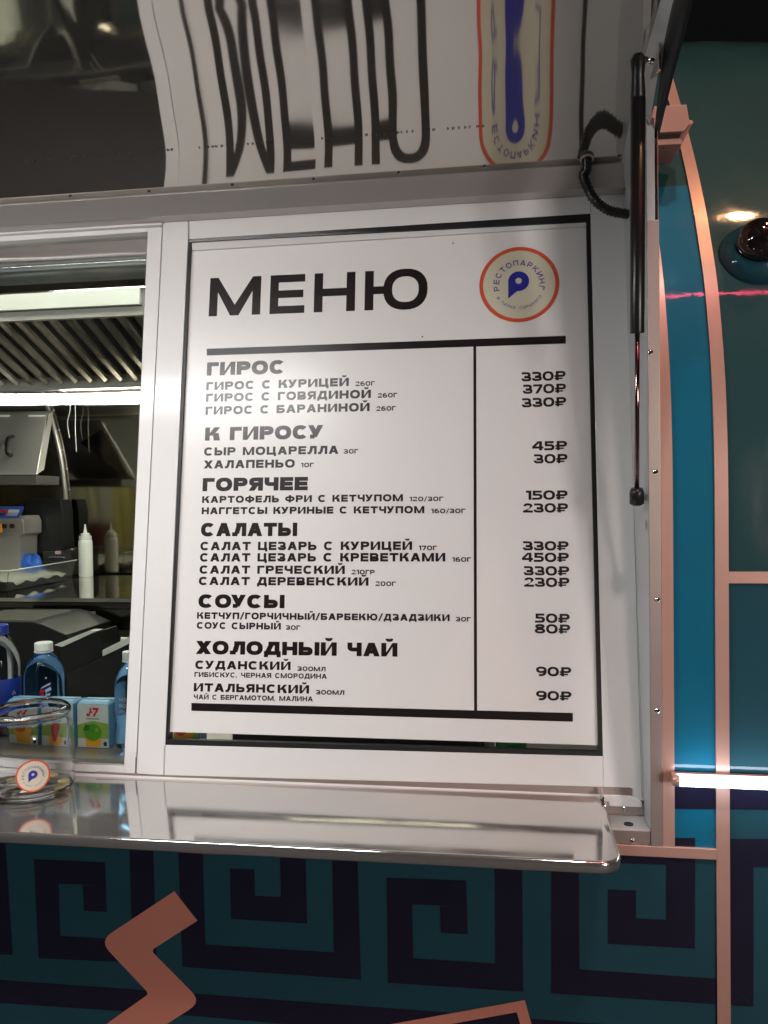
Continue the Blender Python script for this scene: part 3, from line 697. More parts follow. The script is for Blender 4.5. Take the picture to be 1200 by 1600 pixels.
def roundel(fn, parent):
    """fn(a, b, lift): point on the carrying surface, a and b in units of the roundel's radius"""
    def ringp(r0, r1, k=64): return [[(r1*math.cos(2*math.pi*i/k), r1*math.sin(2*math.pi*i/k)), (r1*math.cos(2*math.pi*(i+1)/k), r1*math.sin(2*math.pi*(i+1)/k)),
                                  (r0*math.cos(2*math.pi*(i+1)/k), r0*math.sin(2*math.pi*(i+1)/k)), (r0*math.cos(2*math.pi*i/k), r0*math.sin(2*math.pi*i/k))] for i in range(k)]
    def flat(nm, polys, lift, m, st=0):
        return polys_mesh(nm, polys, lambda x, y, l: fn(x, y, lift+l), M[m], parent, step=st)
    flat('roundel_face', ringp(.0001, .3)+ringp(.3, .6)+ringp(.6, .905), .0003, 'cream')
    flat('roundel_ring', ringp(.9, 1.0), .0003, 'orange')
    # pin-shaped letter P
    k = 40; o = []; hole = []
    pin = []
    cx, cy, r = -.01, .083, .262; tail = (-.272, -.37)
    for i in range(k+1):
        q = R(-98+278*i/k); pin.append((cx+r*math.cos(q), cy+r*math.sin(q)))
    pin += [tail, (-.045, -.175)]
    inner = [(cx+.08*math.cos(2*math.pi*i/len(pin)-1.7), cy+.01+.08*math.sin(2*math.pi*i/len(pin)-1.7)) for i in range(len(pin))]
    flat('roundel_pin', [[pin[i], pin[(i+1) % len(pin)], inner[(i+1) % len(pin)], inner[i]] for i in range(len(pin))], .0006, 'blue')
    def arctext(s, r0, cap, a0, a1, t, flip, nm, m):
        polys = []; L_ = len(s)
        for i, ch in enumerate(s):
            if ch == ' ': continue
            w_, g = glyph(ch, t); mid = R(a0+(a1-a0)*i/(L_-1))
            for p in g:
                q = []
                for x, y in p:
                    lx = (x-w_/2)*cap*.82; ly = y*cap
                    if flip: q.append((math.cos(mid)*(r0-ly)-math.sin(mid)*lx*1, math.sin(mid)*(r0-ly)+math.cos(mid)*lx*1))
                    else: q.append((math.cos(mid)*(r0+ly)+math.sin(mid)*lx, math.sin(mid)*(r0+ly)-math.cos(mid)*lx))
                polys.append(q)
        flat(nm, polys, .0006, m, 2e-5)
    arctext('РЕСТОПАРКИНГ', .50, .145, 190, -12, .2, False, 'roundel_name', 'violet')
    arctext('В ПАРКЕ ГОРЬКОГО', .66, .07, 214, 326, .17, True, 'roundel_motto', 'violet')
lc = hit(811, 444.5, OFFS); le1 = hit(873.5, 442, OFFS)-hit(748.5, 447, OFFS); rl_ = le1.length/2; e1 = le1.normalized(); e2 = e1.cross(WN)*-1
if e2.z < 0: e2 = -e2
roundel(lambda a, b, l: lc+e1*a*rl_+e2*b*rl_*1.0+WN*(l+.0002), MS)

# ------------------------------------------------------------------ service shelf
SZ = 1.097; SX1 = .170; SY = -.235
SH = prop(empty('service_shelf', (-.8, -.03, 1.06), parent=T), 'polished steel fold-down serving shelf')
def shelf():
    out = [(-2.0, SY)]; 
    cx, cy, r = SX1-.028, SY+.028, .028
    out += [(cx+r*math.sin(R(a)), cy-r*math.cos(R(a))) for a in range(0, 91, 10)]
    out += [(SX1+.002, -.07), (SX1-.0, -.012), (SX1-.012, .006), (-2.0, .006)]
    prof = [(0, 0), (.003, -.0008), (.0045, -.003), (.005, -.007), (.0045, -.015), (.003, -.0175), (-.008, -.018)]
    vs = []; fs = []; k = len(out)
    cen = Vector((-.9, -.1, 0))
    def outn(i):
        a = Vector(out[i-1]); b = Vector(out[(i+1) % k]); t = (b-a).normalized(); return Vector((t.y, -t.x))
    for o_, dz in prof:
        for i, (x, y) in enumerate(out):
            nn = outn(i)
            if i in (0, k-1): nn = Vector((0, -1 if i == 0 else 1))
            vs.append(Vector((x+nn.x*o_, y+nn.y*o_, SZ+dz+(-.004 if y < -.1 else 0)*1)))
    for j in range(len(prof)-1):
        for i in range(k): fs.append((j*k+i, (j+1)*k+i, (j+1)*k+(i+1) % k, j*k+(i+1) % k))
    fs.append(tuple(range(k))); fs.append(tuple(reversed([(len(prof)-1)*k+i for i in range(k)])))
    o = mesh('shelf_top', vs, fs, M['shelfsteel'], SH)
    for p in o.data.polygons[:-2]: p.use_smooth = True
    return o
shelf()
slab('hinge_tab', [Vector((SX1+.004, -.03, 1.08)), Vector((SX1+.004, -.03, 1.105)), Vector((SX1+.004, -.012, 1.112)), Vector((SX1+.004, -.002, 1.08))],
     [Vector((SX1+.007, -.03, 1.08)), Vector((SX1+.007, -.03, 1.105)), Vector((SX1+.007, -.012, 1.112)), Vector((SX1+.007, -.002, 1.08))], M['chrome'], SH)
tube('hinge_pin', [Vector((SX1-.002, -.02, 1.088)), Vector((SX1+.016, -.02, 1.088))], .006, M['chrome'], SH)

# ------------------------------------------------------------------ lamps of the place, and added fill lights
LT = prop(empty('led_tube', (-1.8, -.70, 2.16)), 'long white LED tube under the hatch, ending left of the menu', 'led lamp')
LA, LB = Vector((-1.80, -.70, 2.210)), Vector((-.50, -.70, 2.180))
slab('diffuser', [LA+Vector((0, y, z)) for y, z in ((-.036, 0), (-.028, -.009), (0, -.013), (.028, -.009), (.036, 0))], [LB+Vector((0, y, z)) for y, z in ((-.036, 0), (-.028, -.009), (0, -.013), (.028, -.009), (.036, 0))], M['led'], LT)
slab('lamp_back', [LA+Vector((-.01, y, z)) for y, z in ((-.038, .001), (.038, .001), (.038, .02), (-.038, .02))], [LB+Vector((.01, y, z)) for y, z in ((-.038, .001), (.038, .001), (.038, .02), (-.038, .02))], M['alu'], LT)
bl = prop(empty('led_tube', onY(1060, 1220, -.085)), 'glowing cold white LED tube fixed across the teal side panel', 'led lamp')
a_ = onY(1062, 1219.5, -.085); b_ = Vector((1.2, -.085, a_.z-.004))
tube('diffuser', [a_, a_+Vector((.003, 0, 0)), b_], lambda t: .0085, M['ledblue'], bl, seg=18)
tube('end_cap', [a_+Vector((-.0115, 0, 0)), a_+Vector((-.0005, 0, 0))], .0080, M['copper'], bl, seg=18)
box('mounting_strip', (a_.x-.010, -.075, a_.z-.0075), (1.2, -.0665, a_.z+.0075), M['copper'], bl, .0005)
# street furniture behind the viewer, with a mast added for the overhead fill
def mast(loc, name, label, head):
    t = prop(empty(name, (loc.x, loc.y-.0, 0)), label, 'street lamp')
    tube('pole', [Vector((loc.x, loc.y-.25, 0)), Vector((loc.x, loc.y-.25, loc.z+.02)), Vector((loc.x, loc.y-.1, loc.z+.10)), Vector((loc.x, loc.y, loc.z+.10))], .035, M['black'], t)
    return t
t = mast(TOP_FILL_AT, 'top_fill_mast', 'black mast added behind the viewer to carry the overhead fill light', 0)
box('top_fill_housing', (TOP_FILL_AT.x-.3, TOP_FILL_AT.y-.14, TOP_FILL_AT.z-.25), (TOP_FILL_AT.x+.3, TOP_FILL_AT.y-.02, TOP_FILL_AT.z+.25), M['black'], t, .01)
t = mast(WARM_AT, 'street_lamp', 'slim street lamp with a small warm bulb', 0)
lathe('bulb', WARM_AT+Vector((0, 0, .0)), [(.001, -.02), (.02, -.012), (.028, .01), (.02, .04), (.012, .06)], M['bulb'], t)
lathe('lamp_shade', WARM_AT+Vector((0, 0, .02)), [(.10, 0), (.09, .03), (.03, .07), (.02, .09)], M['black'], t)
NE = prop(empty('neon_line', (0, -3.4, 0)), 'thin red neon tube strung overhead between two poles', 'neon lamp')
tube('neon_tube', smoothpts([(.5, -2.6, 4.97), (.9, -2.6, 4.93), (1.6, -2.6, 4.98), (3.2, -2.6, 4.9)], 6), .036, M['neon'], NE, seg=12)
for x in (.5, 3.2): tube('pole', [Vector((x, -2.62, 0)), Vector((x, -2.62, 5.02))], .03, M['black'], NE)

KX, KY = FRONT_FILL_AT.x, FRONT_FILL_AT.y  # kiosk added as a setting for the front fill light
KK = prop(empty('added_kiosk', (KX, KY-1.2, 0)), 'dark kiosk added behind the front fill light, with a pale sign and awning lamps', 'kiosk')
M['kioskgrey'] = mat('kiosk_board', (.09, .085, .08), .6, noise=.3, nscale=6)
box('wall', (KX-1.0, KY-2.0, 0), (KX+3.4, KY-.6, 2.7), M['kioskgrey'], KK, .01); box('counter_flap', (KX-.9, KY-.59, 1.0), (KX+2.8, KY-.25, 1.04), M['alu'], KK)
box('shutter', (KX-.9, KY-.59, 1.05), (KX+2.8, KY-.56, 2.45), M['alu'], KK)
box('sign_box', (KX-.95, KY-.35, 1.3), (KX+.95, KY-.06, 2.5), M['white'], KK, .01)
box('awning', (KX-1.1, KY-.59, 2.60), (KX+3.6, KY+1.0, 2.66), M['kioskgrey'], KK)
M['strip'] = emis('kiosk_lamp_face', (1, .93, .8), 14)
for x in (KX-.9, KX+.7, KX+2.3):
    box('awning_lamp', (x, KY+.1, 2.555), (x+.7, KY+.22, 2.598), M['strip'], KK)
# ------------------------------------------------------------------ kitchen behind the glass
M['kitwall'] = mat('kitchen_wall_steel', (.36, .335, .29), .07, metal=1, noise=.15, nscale=3, rnoise=.04, bump=.03, bscale=5)
M['kitwhite'] = mat('kitchen_white', (.76, .78, .76), .45, noise=.06)
YB = 1.65
prop(box('kitchen_wall', (-2.6, YB, 1.312), (.9, YB+.02, 2.60), M['kitwall'], T), 'mirror-polished steel back wall of the kitchen')
box('kitchen_wall', (-2.62, .1, .45), (-2.6, YB, 2.55), M['darksteel'], T); box('kitchen_wall', (.9, .25, .45), (.92, YB, 2.55), M['kitwall'], T)
box('kitchen_ceiling', (-2.6, .42, 2.50), (.9, YB, 2.52), M['satin'], T)
box('inner_wall', (-2.6, .12, 1.12), (-1.87, .14, 2.35), M['kitwhite'], T)
box('inner_wall', (-1.87, .02, .45), (.9, .04, 1.09), M['kitwhite'], T)
box('inner_wall', (.262, .27, 1.09), (.9, .29, 2.20), M['kitwhite'], T)
KL = prop(empty('kitchen_fill_lamp', (-1.3, .62, 2.44)), 'long LED batten added out of sight on the kitchen ceiling to light the interior', 'fill lamp')  # unseen batten, added to brighten the kitchen
box('diffuser', (-2.4, .58, 2.452), (-.1, .63, 2.475), M['ledin'], KL); box('lamp_back', (-2.42, .57, 2.476), (-.08, .64, 2.499), M['white'], KL)
# header between glass and hood
a1, a2 = onY(0, 375, .30), onY(238, 367, .30)
hd = prop(empty('inner_header', onY(120, 440, .3), parent=T), 'white and polished steel header above the window')
zA, zB = onY(120, 366, .30).z, onY(120, 403, .30).z
box('header_board', (-2.5, .30, zB), (.3, .315, zA+.12), mat('header_grey', (.72, .77, .84), .35, noise=.05), hd)
for x, y in [(8, 384), (60, 380)]: rivet(onY(x, y, .299), (0, -1, 0), hd, .0055, name='screw')
zC = onY(120, 437, .30).z; zm = (zB+zC)/2; rr_ = (zB-zC)/2
extrude('rolled_duct', [(.315-.055*math.sin(math.pi*k/14), zB-.001-(zB-zC)*k/14) for k in range(15)], -2.5, .3, mat('duct_steel', (.66, .68, .72), .14, metal=.75, noise=.08, nscale=5, rnoise=.05, bump=.05, bscale=6), hd)
extrude('header_underside', [(.316, zC-.002), (.34, onY(120, 452, .34).z), (.36, onY(120, 452, .34).z+.002), (.36, zB)], -2.5, .3, M['darksteel'], hd, smooth=False)

M['bafflesteel'] = mat('baffle_steel', (.66, .64, .59), .13, metal=.9, noise=.25, nscale=14, rnoise=.06)
# extractor hood with baffles
HD = prop(empty('extractor_hood', onY(120, 475, .85)), 'steel kitchen extractor hood with slanted baffle slats', 'extractor hood')
xR = onY(218, 460, .85).x
zt1, zb1 = onY(218, 447, .85).z, onY(218, 475, .85).z
box('hood_front', (-2.55, .85, zb1), (xR, .865, zt1+.0), M['kitwhite'], HD, .001)
box('hood_lip', (-2.55, .866, zb1-.028), (xR+.03, .885, zb1-.001), M['satin'], HD)
zs1 = onY(200, 489, .89).z; zs2 = onY(200, 592, 1.24).z
box('hood_side', (xR+.001, .866, zb1), (xR+.008, 1.6, zt1+.1), M['satin'], HD)
box('hood_top', (-2.55, .85, zt1+.001), (xR+.03, YB-.001, zt1+.012), M['satin'], HD)
bs = None
x = -2.45; step = .0555
while x < xR+.03:
    A0 = Vector((x, .89, zs1)); A1 = Vector((x, 1.24, zs2)); wd = .030; dp = Vector((0, -.008, -.012))
    if bs is None:
        pf = [(0, 0), (.004, -.010), (wd*.5, -.016), (wd-.004, -.010), (wd, 0), (wd-.003, .004), (.003, .004)]
        k = len(pf); up_ = Vector((0, (zs1-zs2), .35)).normalized()
        vs = [A0+Vector((u, 0, 0))+up_*v for u, v in pf]+[A1+Vector((u, 0, 0))+up_*v for u, v in pf]
        bs = mesh('baffle', vs, [(i, (i+1) % k, (i+1) % k+k, i+k) for i in range(k)]+[tuple(range(k-1, -1, -1)), tuple(range(k, 2*k))], M['bafflesteel'], HD, origin=A0)
    else: dup(bs, A0)
    x += step
slab('filter_back', [Vector((-2.5, .89, zs1+.022)), Vector((xR+.05, .89, zs1+.022)), Vector((xR+.05, 1.24, zs2+.022)), Vector((-2.5, 1.24, zs2+.022))],
     [Vector((-2.5, .89, zs1+.03)), Vector((xR+.05, .89, zs1+.03)), Vector((xR+.05, 1.24, zs2+.03)), Vector((-2.5, 1.24, zs2+.03))], M['black'], HD)
box('grease_channel', (-2.5, 1.235, zs2-.03), (xR+.05, 1.27, zs2+.015), M['satin'], HD, .002)

# fill lamp added under the hood to brighten the worktop
HL = prop(empty('hood_fill_lamp', onY(100, 620, 1.30)), 'slim LED batten added under the back edge of the extractor hood as fill', 'hood lamp')
hA, hB = onY(96, 622, 1.30), onY(420, 610, 1.30); M['hoodled'] = emis('hood_fill_face', (1, .98, .84), L_HOOD_FILL)
slab('diffuser', [hA+Vector((0, y, z)) for y, z in ((0, .012), (0, -.004), (.012, -.012), (.03, -.012), (.03, .012))], [hB+Vector((0, y, z)) for y, z in ((0, .012), (0, -.004), (.012, -.012), (.03, -.012), (.03, .012))], M['hoodled'], HL)
box('lamp_back', (hA.x-.01, 1.30, hA.z+.013), (hB.x+.01, 1.335, hA.z+.024), M['alu'], HL)
# worktop, drawers
CT = prop(empty('worktop', (-1.3, 1.2, .46)), 'long polished steel worktop with dark drawer fronts along the back wall', 'worktop')
box('top', (-2.58, .90, 1.300), (.88, YB-.001, 1.3065), M['steel'], CT, .001)
box('edge_strip', (-2.58, .895, 1.2955), (.88, .8995, 1.3065), M['chrome'], CT)
z1, z2 = onY(100, 941, .915).z, onY(100, 983, .915).z
zm1 = onY(100, 951, .915).z; zm2 = onY(100, 972, .915).z
for k, (u, v) in enumerate([(z1, zm1+.002), (zm1, zm2), (zm2-.002, z2)]):
    box('drawer_rail' if k != 1 else 'drawer_front', (-2.58, .905+.006*(k != 1), v), (.88, .93, u), M['darksteel'], CT, .001)
box('back_panel', (-2.58, 1.3, .46), (.88, 1.32, z2), M['kitwhite'], CT)
lb = prop(yslab('temperature_label', [(84, 955.5), (149, 955.5), (149, 969), (84, 969)], .903, .001, mat('label_paper', (.33, .27, .23), .6), CT, 0))
Wd, ps = typeset('-18 С', .16, .18)
A = onY(106, 967, .9015); Bq = onY(125.5, 967, .9015)
polys_mesh('label_print', ps, lambda x, y, l: A+(Bq-A)*(x/Wd)+Vector((0, -l, y*.0145)), M['ink'], lb)

# inner counter ledge behind the glass
LG = prop(empty('inner_ledge', (-.8, .2, 1.09), parent=T), 'steel ledge just inside the window')
box('ledge_top', (-1.86, .035, 1.112), (.25, .42, 1.118), M['satin'], LG, .001)
box('ledge_front', (-1.86, .032, 1.088), (.25, .0345, 1.1175), M['satin'], LG)

# squeeze bottle
def squeeze(p, label):
    t = prop(empty('squeeze_bottle', p), label, 'sauce bottle')
    lathe('bottle', p, [(.001, 0), (.0245, 0), (.0265, .004), (.0265, .132), (.0255, .141), (.0225, .145), (.001, .146)], M['plasticw'], t)
    lathe('cap', p+Vector((0, 0, .146)), [(.0225, 0), (.0235, .001), (.0235, .014), (.0165, .0145), (.0165, .024), (.008, .0255), (.0055, .034), (.0022, .060), (.001, .060)], M['plasticw'], t)
    return t
sb = onY(134.5, 903, 1.545); sb.z = 1.3068; squeeze(sb, 'white plastic squeeze bottle standing on the steel worktop')
# hot cupboard with sloping lid
GU = prop(empty('deep_fryer', onY(35, 750, 1.5)), 'grey steel fryer with its sloping lid and black handle', 'fryer')
fr = [onY(-60, 650, 1.42), onY(73, 648, 1.42), onY(57, 742, 1.25), onY(-60, 742, 1.25)]
slab('lid', fr, [p+Vector((0, .05, .02)) for p in fr], M['satin'], GU, .002)
yslab('lid_lip', [(-60, 743), (57, 743), (57, 757), (-60, 757)], 1.25, .15, mat('lip_grey', (.16, .15, .14), .4, metal=.6), GU)
slab('lid_side', [onY(74, 648, 1.42), onY(83, 687, 1.55), onY(57.5, 748, 1.27)], [onY(74, 648, 1.42)+Vector((.004, 0, 0)), onY(83, 687, 1.55)+Vector((.004, 0, 0)), onY(57.5, 748, 1.27)+Vector((.004, 0, 0))], M['steel'], GU)
for x in (-12, 44): yslab('hinge_plate', [(x, 648), (x+26, 648), (x+26, 654), (x, 655)], 1.415, .01, M['kitwhite'], GU)
hp2 = [onY(20, 682, 1.345), onY(14, 684, 1.30), onY(11.5, 690, 1.28), onY(11, 702, 1.26), onY(13, 709, 1.26), onY(18, 711, 1.31)]
tube('lid_handle', smoothpts(hp2, 5), .0072, M['black'], GU)
# appliance with red switch
AP = prop(empty('counter_appliance', onZ(20, 880, 1.3068)), 'grey steel appliance with a blue panel and red rocker switch', 'kitchen appliance')
yslab('body', [(-60, 806), (33, 806), (37, 815), (37, 834), (30, 838), (30, 893), (-60, 893)], 1.42, .12, M['satin'], AP)
slab('control_panel', [onY(-60, 806, 1.418), onY(30, 806, 1.418), onY(37, 791, 1.50), onY(-60, 791, 1.50)], [p+Vector((0, .002, -.01)) for p in [onY(-60, 806, 1.418), onY(30, 806, 1.418), onY(37, 791, 1.50), onY(-60, 791, 1.50)]], mat('blue_panel', (.05, .10, .42), .4), AP)
slab('panel_sticker', [onY(8, 805.5, 1.416), onY(26, 805.5, 1.416), onY(31, 796, 1.47), onY(14, 796, 1.47)], [p+Vector((0, .0015, -.001)) for p in [onY(8, 805.5, 1.416), onY(26, 805.5, 1.416), onY(31, 796, 1.47), onY(14, 796, 1.47)]], mat('pale_sticker', (.6, .65, .8), .4), AP)
yslab('rocker_switch', [(-2, 797), (7, 797), (8, 801), (-1, 801)], 1.405, .02, mat('red_switch', (.7, .03, .04), .3), AP)
prop(yslab('price_ticket', [(-8, 812), (2, 820), (3.5, 832), (-8, 834)], 1.36, .004, mat('orange_card', (.8, .25, .02), .5)), 'orange card at the left edge of the appliance', 'card')
prop(yslab('oven', [(38, 784), (50, 780), (94, 780), (98, 800), (99, 858), (38, 870)], 1.55, .08, M['black'], None, .004), 'black oven mouth between the appliance and the curved pipe', 'oven')
# blue bag
bp_ = onZ(50, 880, 1.3068)
def blob(name, c, sx, sy, sz, m, seed, label, cat):
    random.seed(seed); vs = []; fs = []; a, b = 22, 12
    for j in range(b+1):
        for i in range(a):
            th = math.pi*j/b; ph = 2*math.pi*i/a
            k = 1+.16*math.sin(3*ph+seed)*math.sin(th)+.10*math.sin(7*ph+2*th*3)+random.uniform(-.05, .05)
            vs.append(Vector(c)+Vector((sx*k*math.sin(th)*math.cos(ph), sy*k*math.sin(th)*math.sin(ph), sz*(1-math.cos(th))*.5*k)))
    for j in range(b):
        for i in range(a): fs.append((j*a+i, (j+1)*a+i, (j+1)*a+(i+1) % a, j*a+(i+1) % a))
    return prop(mesh(name, vs, fs, m, smooth=True, origin=c), label, cat)
bq = onY(51, 880, 1.46)
blob('plastic_bag', (bq.x, 1.46, 1.3068), .042, .03, .088, mat('blue_plastic', (.02, .12, .55), .3), 3, 'crumpled blue plastic bag lying before the black oven', 'plastic bag')
# small grey box with a wire handle
SB = prop(empty('steel_box', onZ(90, 897, 1.3068)), 'small dark steel box with wire handle left of the squeeze bottle', 'box')
yslab('body', [(67, 862), (111, 860), (111, 899), (67, 901)], 1.54, .09, mat('box_steel', (.12, .11, .10), .3, metal=.8), SB)
tube('handle', smoothpts([onY(78, 876, 1.54), onY(77, 871, 1.52), onY(89, 870.5, 1.515), onY(101, 871, 1.52), onY(100, 876, 1.54)], 5), .0022, M['chrome'], SB)
yslab('sticker', [(86, 861), (95, 861), (95, 866), (86, 866)], 1.537, .002, mat('pink_sticker', (.75, .45, .42), .5), SB)
for x, y in [(76, 893), (97, 894)]: rivet(onY(x, y, 1.539), (0, -1, 0), SB, .0035)
# clear container
def container():
    t = prop(empty('food_container', onZ(20, 915, 1.3068)), 'clear plastic food container at the left end of the worktop', 'container')
    z = 1.3068; P = [onZ(-90, 921, z), onZ(66, 917, z)]
    yf, yb = onZ(30, 925, z).y, onZ(30, 905, z).y
    x0, x1 = onZ(-90, 915, z).x, onZ(64, 915, z).x
    h = .07
    bot = [(x0, yf), (x1-.004, yf), (x1-.004, yb), (x0, yb)]; top = [(x0-.01, yf-.01), (x1+.008, yf-.01), (x1+.008, yb+.01), (x0-.01, yb+.01)]
    vs = [Vector((x, y, z)) for x, y in bot]+[Vector((x, y, z+h)) for x, y in top]+[Vector((x+(.002 if x == x0 else -.002), y, z+.003)) for x, y in bot]+[Vector((x*1.0, y, z+h)) for x, y in [(x0-.006, yf-.006), (x1+.004, yf-.006), (x1+.004, yb+.006), (x0-.006, yb+.006)]]
    fs = [(3, 2, 1, 0)]+[(i, (i+1) % 4, (i+1) % 4+4, i+4) for i in range(4)]+[(8, 9, 10, 11)]+[(i+8, i+12, (i+1) % 4+12, (i+1) % 4+8) for i in range(4)]+[(i+4, (i+1) % 4+4, (i+1) % 4+12, i+12) for i in range(4)]
    mesh('tub', vs, fs, M['clearbox'], t)
    tube('rim', [Vector((x0-.01, yf-.01, z+h)), Vector((x1+.01, yf-.01, z+h)), Vector((x1+.012, yb+.01, z+h+.003))], .002, mat('container_rim', (.6, .62, .6), .2), t, seg=8)
    random.seed(5)
    vs = []; fs = []
    a = 20
    for j in range(a):
        for i in range(a):
            vs.append(Vector((x0+(x1-x0-.02)*i/(a-1)+.008, yf+(yb-yf)*(.06+.88*j/(a-1)), z+.004+.022*(1+math.sin(i*.9)*.3+math.sin(j*1.3+i*.4)*.3)+random.uniform(0, .006))))
    for j in range(a-1):
        for i in range(a-1): fs.append((j*a+i, j*a+i+1, (j+1)*a+i+1, (j+1)*a+i))
    mesh('contents', vs, fs, mat('pale_food', (.5, .5, .42), .6, noise=.3, nscale=80), t, smooth=True)
container()
# more of the cooking line: jars, a ladle and a thermostat knob
for k, (x, y) in enumerate([(8, 822), (20, 822)]): lathe('knob', onY(x, y, 1.42), [(.009, 0), (.009, .008), (.006, .011), (.001, .011)], M['black'], AP, seg=20, axis=(0, -1, 0))
# curved guard pipe and its studs
GP = prop(empty('guard_pipe', onY(108, 860, 1.62)), 'curved bright steel pipe rising beside the back wall', 'pipe')
tube('pipe', smoothpts([onY(64, 612, 1.639), onY(72, 630, 1.639), onY(83, 663, 1.639), onY(94, 710, 1.639), onY(101, 762, 1.639), onY(105.5, 815, 1.639), onY(108, 858, 1.639)], 8), .0095, M['satin'], GP)
tube('foot_bar', [onY(72, 861, 1.639), onY(114, 858, 1.639)], .005, M['steel'], GP)
for x, y in [(84, 641), (92, 672), (98, 703), (104, 733), (108, 765), (109, 795), (111, 827), (62, 752), (89, 748)]:
    rivet(onY(x, y, YB-.0005), (0, -1, 0), GP, .0045, name='stud')
for pts in ([(108, 622), (109.5, 640), (105.5, 660), (108.5, 684)], [(117, 622), (118, 650), (117.5, 668), (119.5, 706)]):  # pale wires modelled in place of wire reflections in the steel wall
    prop(tube('mirrored_wire', smoothpts([onY(x, y, 1.6) for x, y in pts], 6), .0018, M['kitwhite'], None, seg=8), 'thin pale wire standing in for a mirrored one, %s the curved pipe' % ('nearest' if pts[0][0] < 110 else 'farther right of'), 'wire')
# yellow cloths that the back wall mirrors
for k, (x0, x1, z0_, z1_, c, lab) in enumerate([(-2.50, -2.33, 1.50, 1.80, (.62, .61, .42), 'pale yellow cloth hanging inside left of the window'), (-2.27, -2.08, 1.28, 1.76, (.66, .60, .22), 'yellow apron hanging inside left of the window')]):
    vs = []; fs = []; nx, ny = 14, 10
    for j in range(ny+1):
        for i in range(nx+1):
            u, v = i/nx, j/ny; vs.append(Vector((x0+(x1-x0)*u*(1-.15*v), .16+.014*math.sin(u*14+v*2+k), z0_+(z1_-z0_)*v+.02*math.sin(u*5))))
    for j in range(ny):
        for i in range(nx): a = j*(nx+1)+i; fs.append((a, a+1, a+nx+2, a+nx+1))
    prop(mesh('kitchen_cloth', vs, fs, mat('yellow_cloth', c, .8, noise=.15), smooth=True), lab, 'cloth')
prop(box('wall_cabinet', (-2.06, .145, 1.36), (-1.90, .26, 1.80), M['kitwhite'], None, .003), 'white cabinet on the inner wall left of the window', 'cabinet')
prop(box('maroon_box', (-2.52, .145, 1.20), (-2.28, .30, 1.47), mat('maroon_card', (.12, .03, .025), .6, noise=.1), None, .003), 'maroon box on the inner wall below the pale yellow cloth', 'box')
# stacked black boxes below the worktop, seen behind the bottles
def crate(px, Y, th, label):
    return prop(yslab('black_crate', px, Y, th, M['black'], None, .003), label, 'crate', None)
crate([(-60, 971), (50, 971.5), (62, 974), (104, 992), (104, 1110), (-60, 1110)], .62, .25, 'large black crate behind the blue-capped bottle')
def lipped(px, lip, Y, th, label):
    t = prop(empty('black_tray', onY(px[0][0], px[-1][1], Y)), label, 'tray')
    yslab('body', px, Y, th, M['black'], t, .002); yslab('pale_rim', lip, Y-.004, .03, mat('rim_grey', (.55, .55, .50), .4), t, .001)
lipped([(92, 1008), (153, 987), (160, 1005), (160, 1024), (100, 1062)], [(84, 1008), (139, 985.5), (153, 985.5), (97, 1011)], .52, .10, 'tilted black tray behind the white-capped bottle')
lipped([(104, 1054), (208, 1003), (208, 1130), (104, 1130)], [(160, 1016), (208, 992), (208, 1003), (160, 1026)], .46, .12, 'slanting black tray above the juice cartons')
box('white_liner', (-1.75, .80, 1.0), (-.2, .815, z2-.005), mat('bright_liner', (.8, .8, .74), .5), CT)

prop(yslab('lit_crate_lid', [(-60, 968.5), (50, 969), (62, 972), (99, 988.5), (99, 991), (62, 974.5), (50, 971.4), (-60, 971)], .64, .2, mat('lit_lid_grey', (.15, .145, .12), .35, metal=.4, noise=.2), None, .001), 'thin grey sheet standing in for a lit lid on the large black crate', 'metal sheet')  # paler sheet puts the light on the crate's lid into its colour
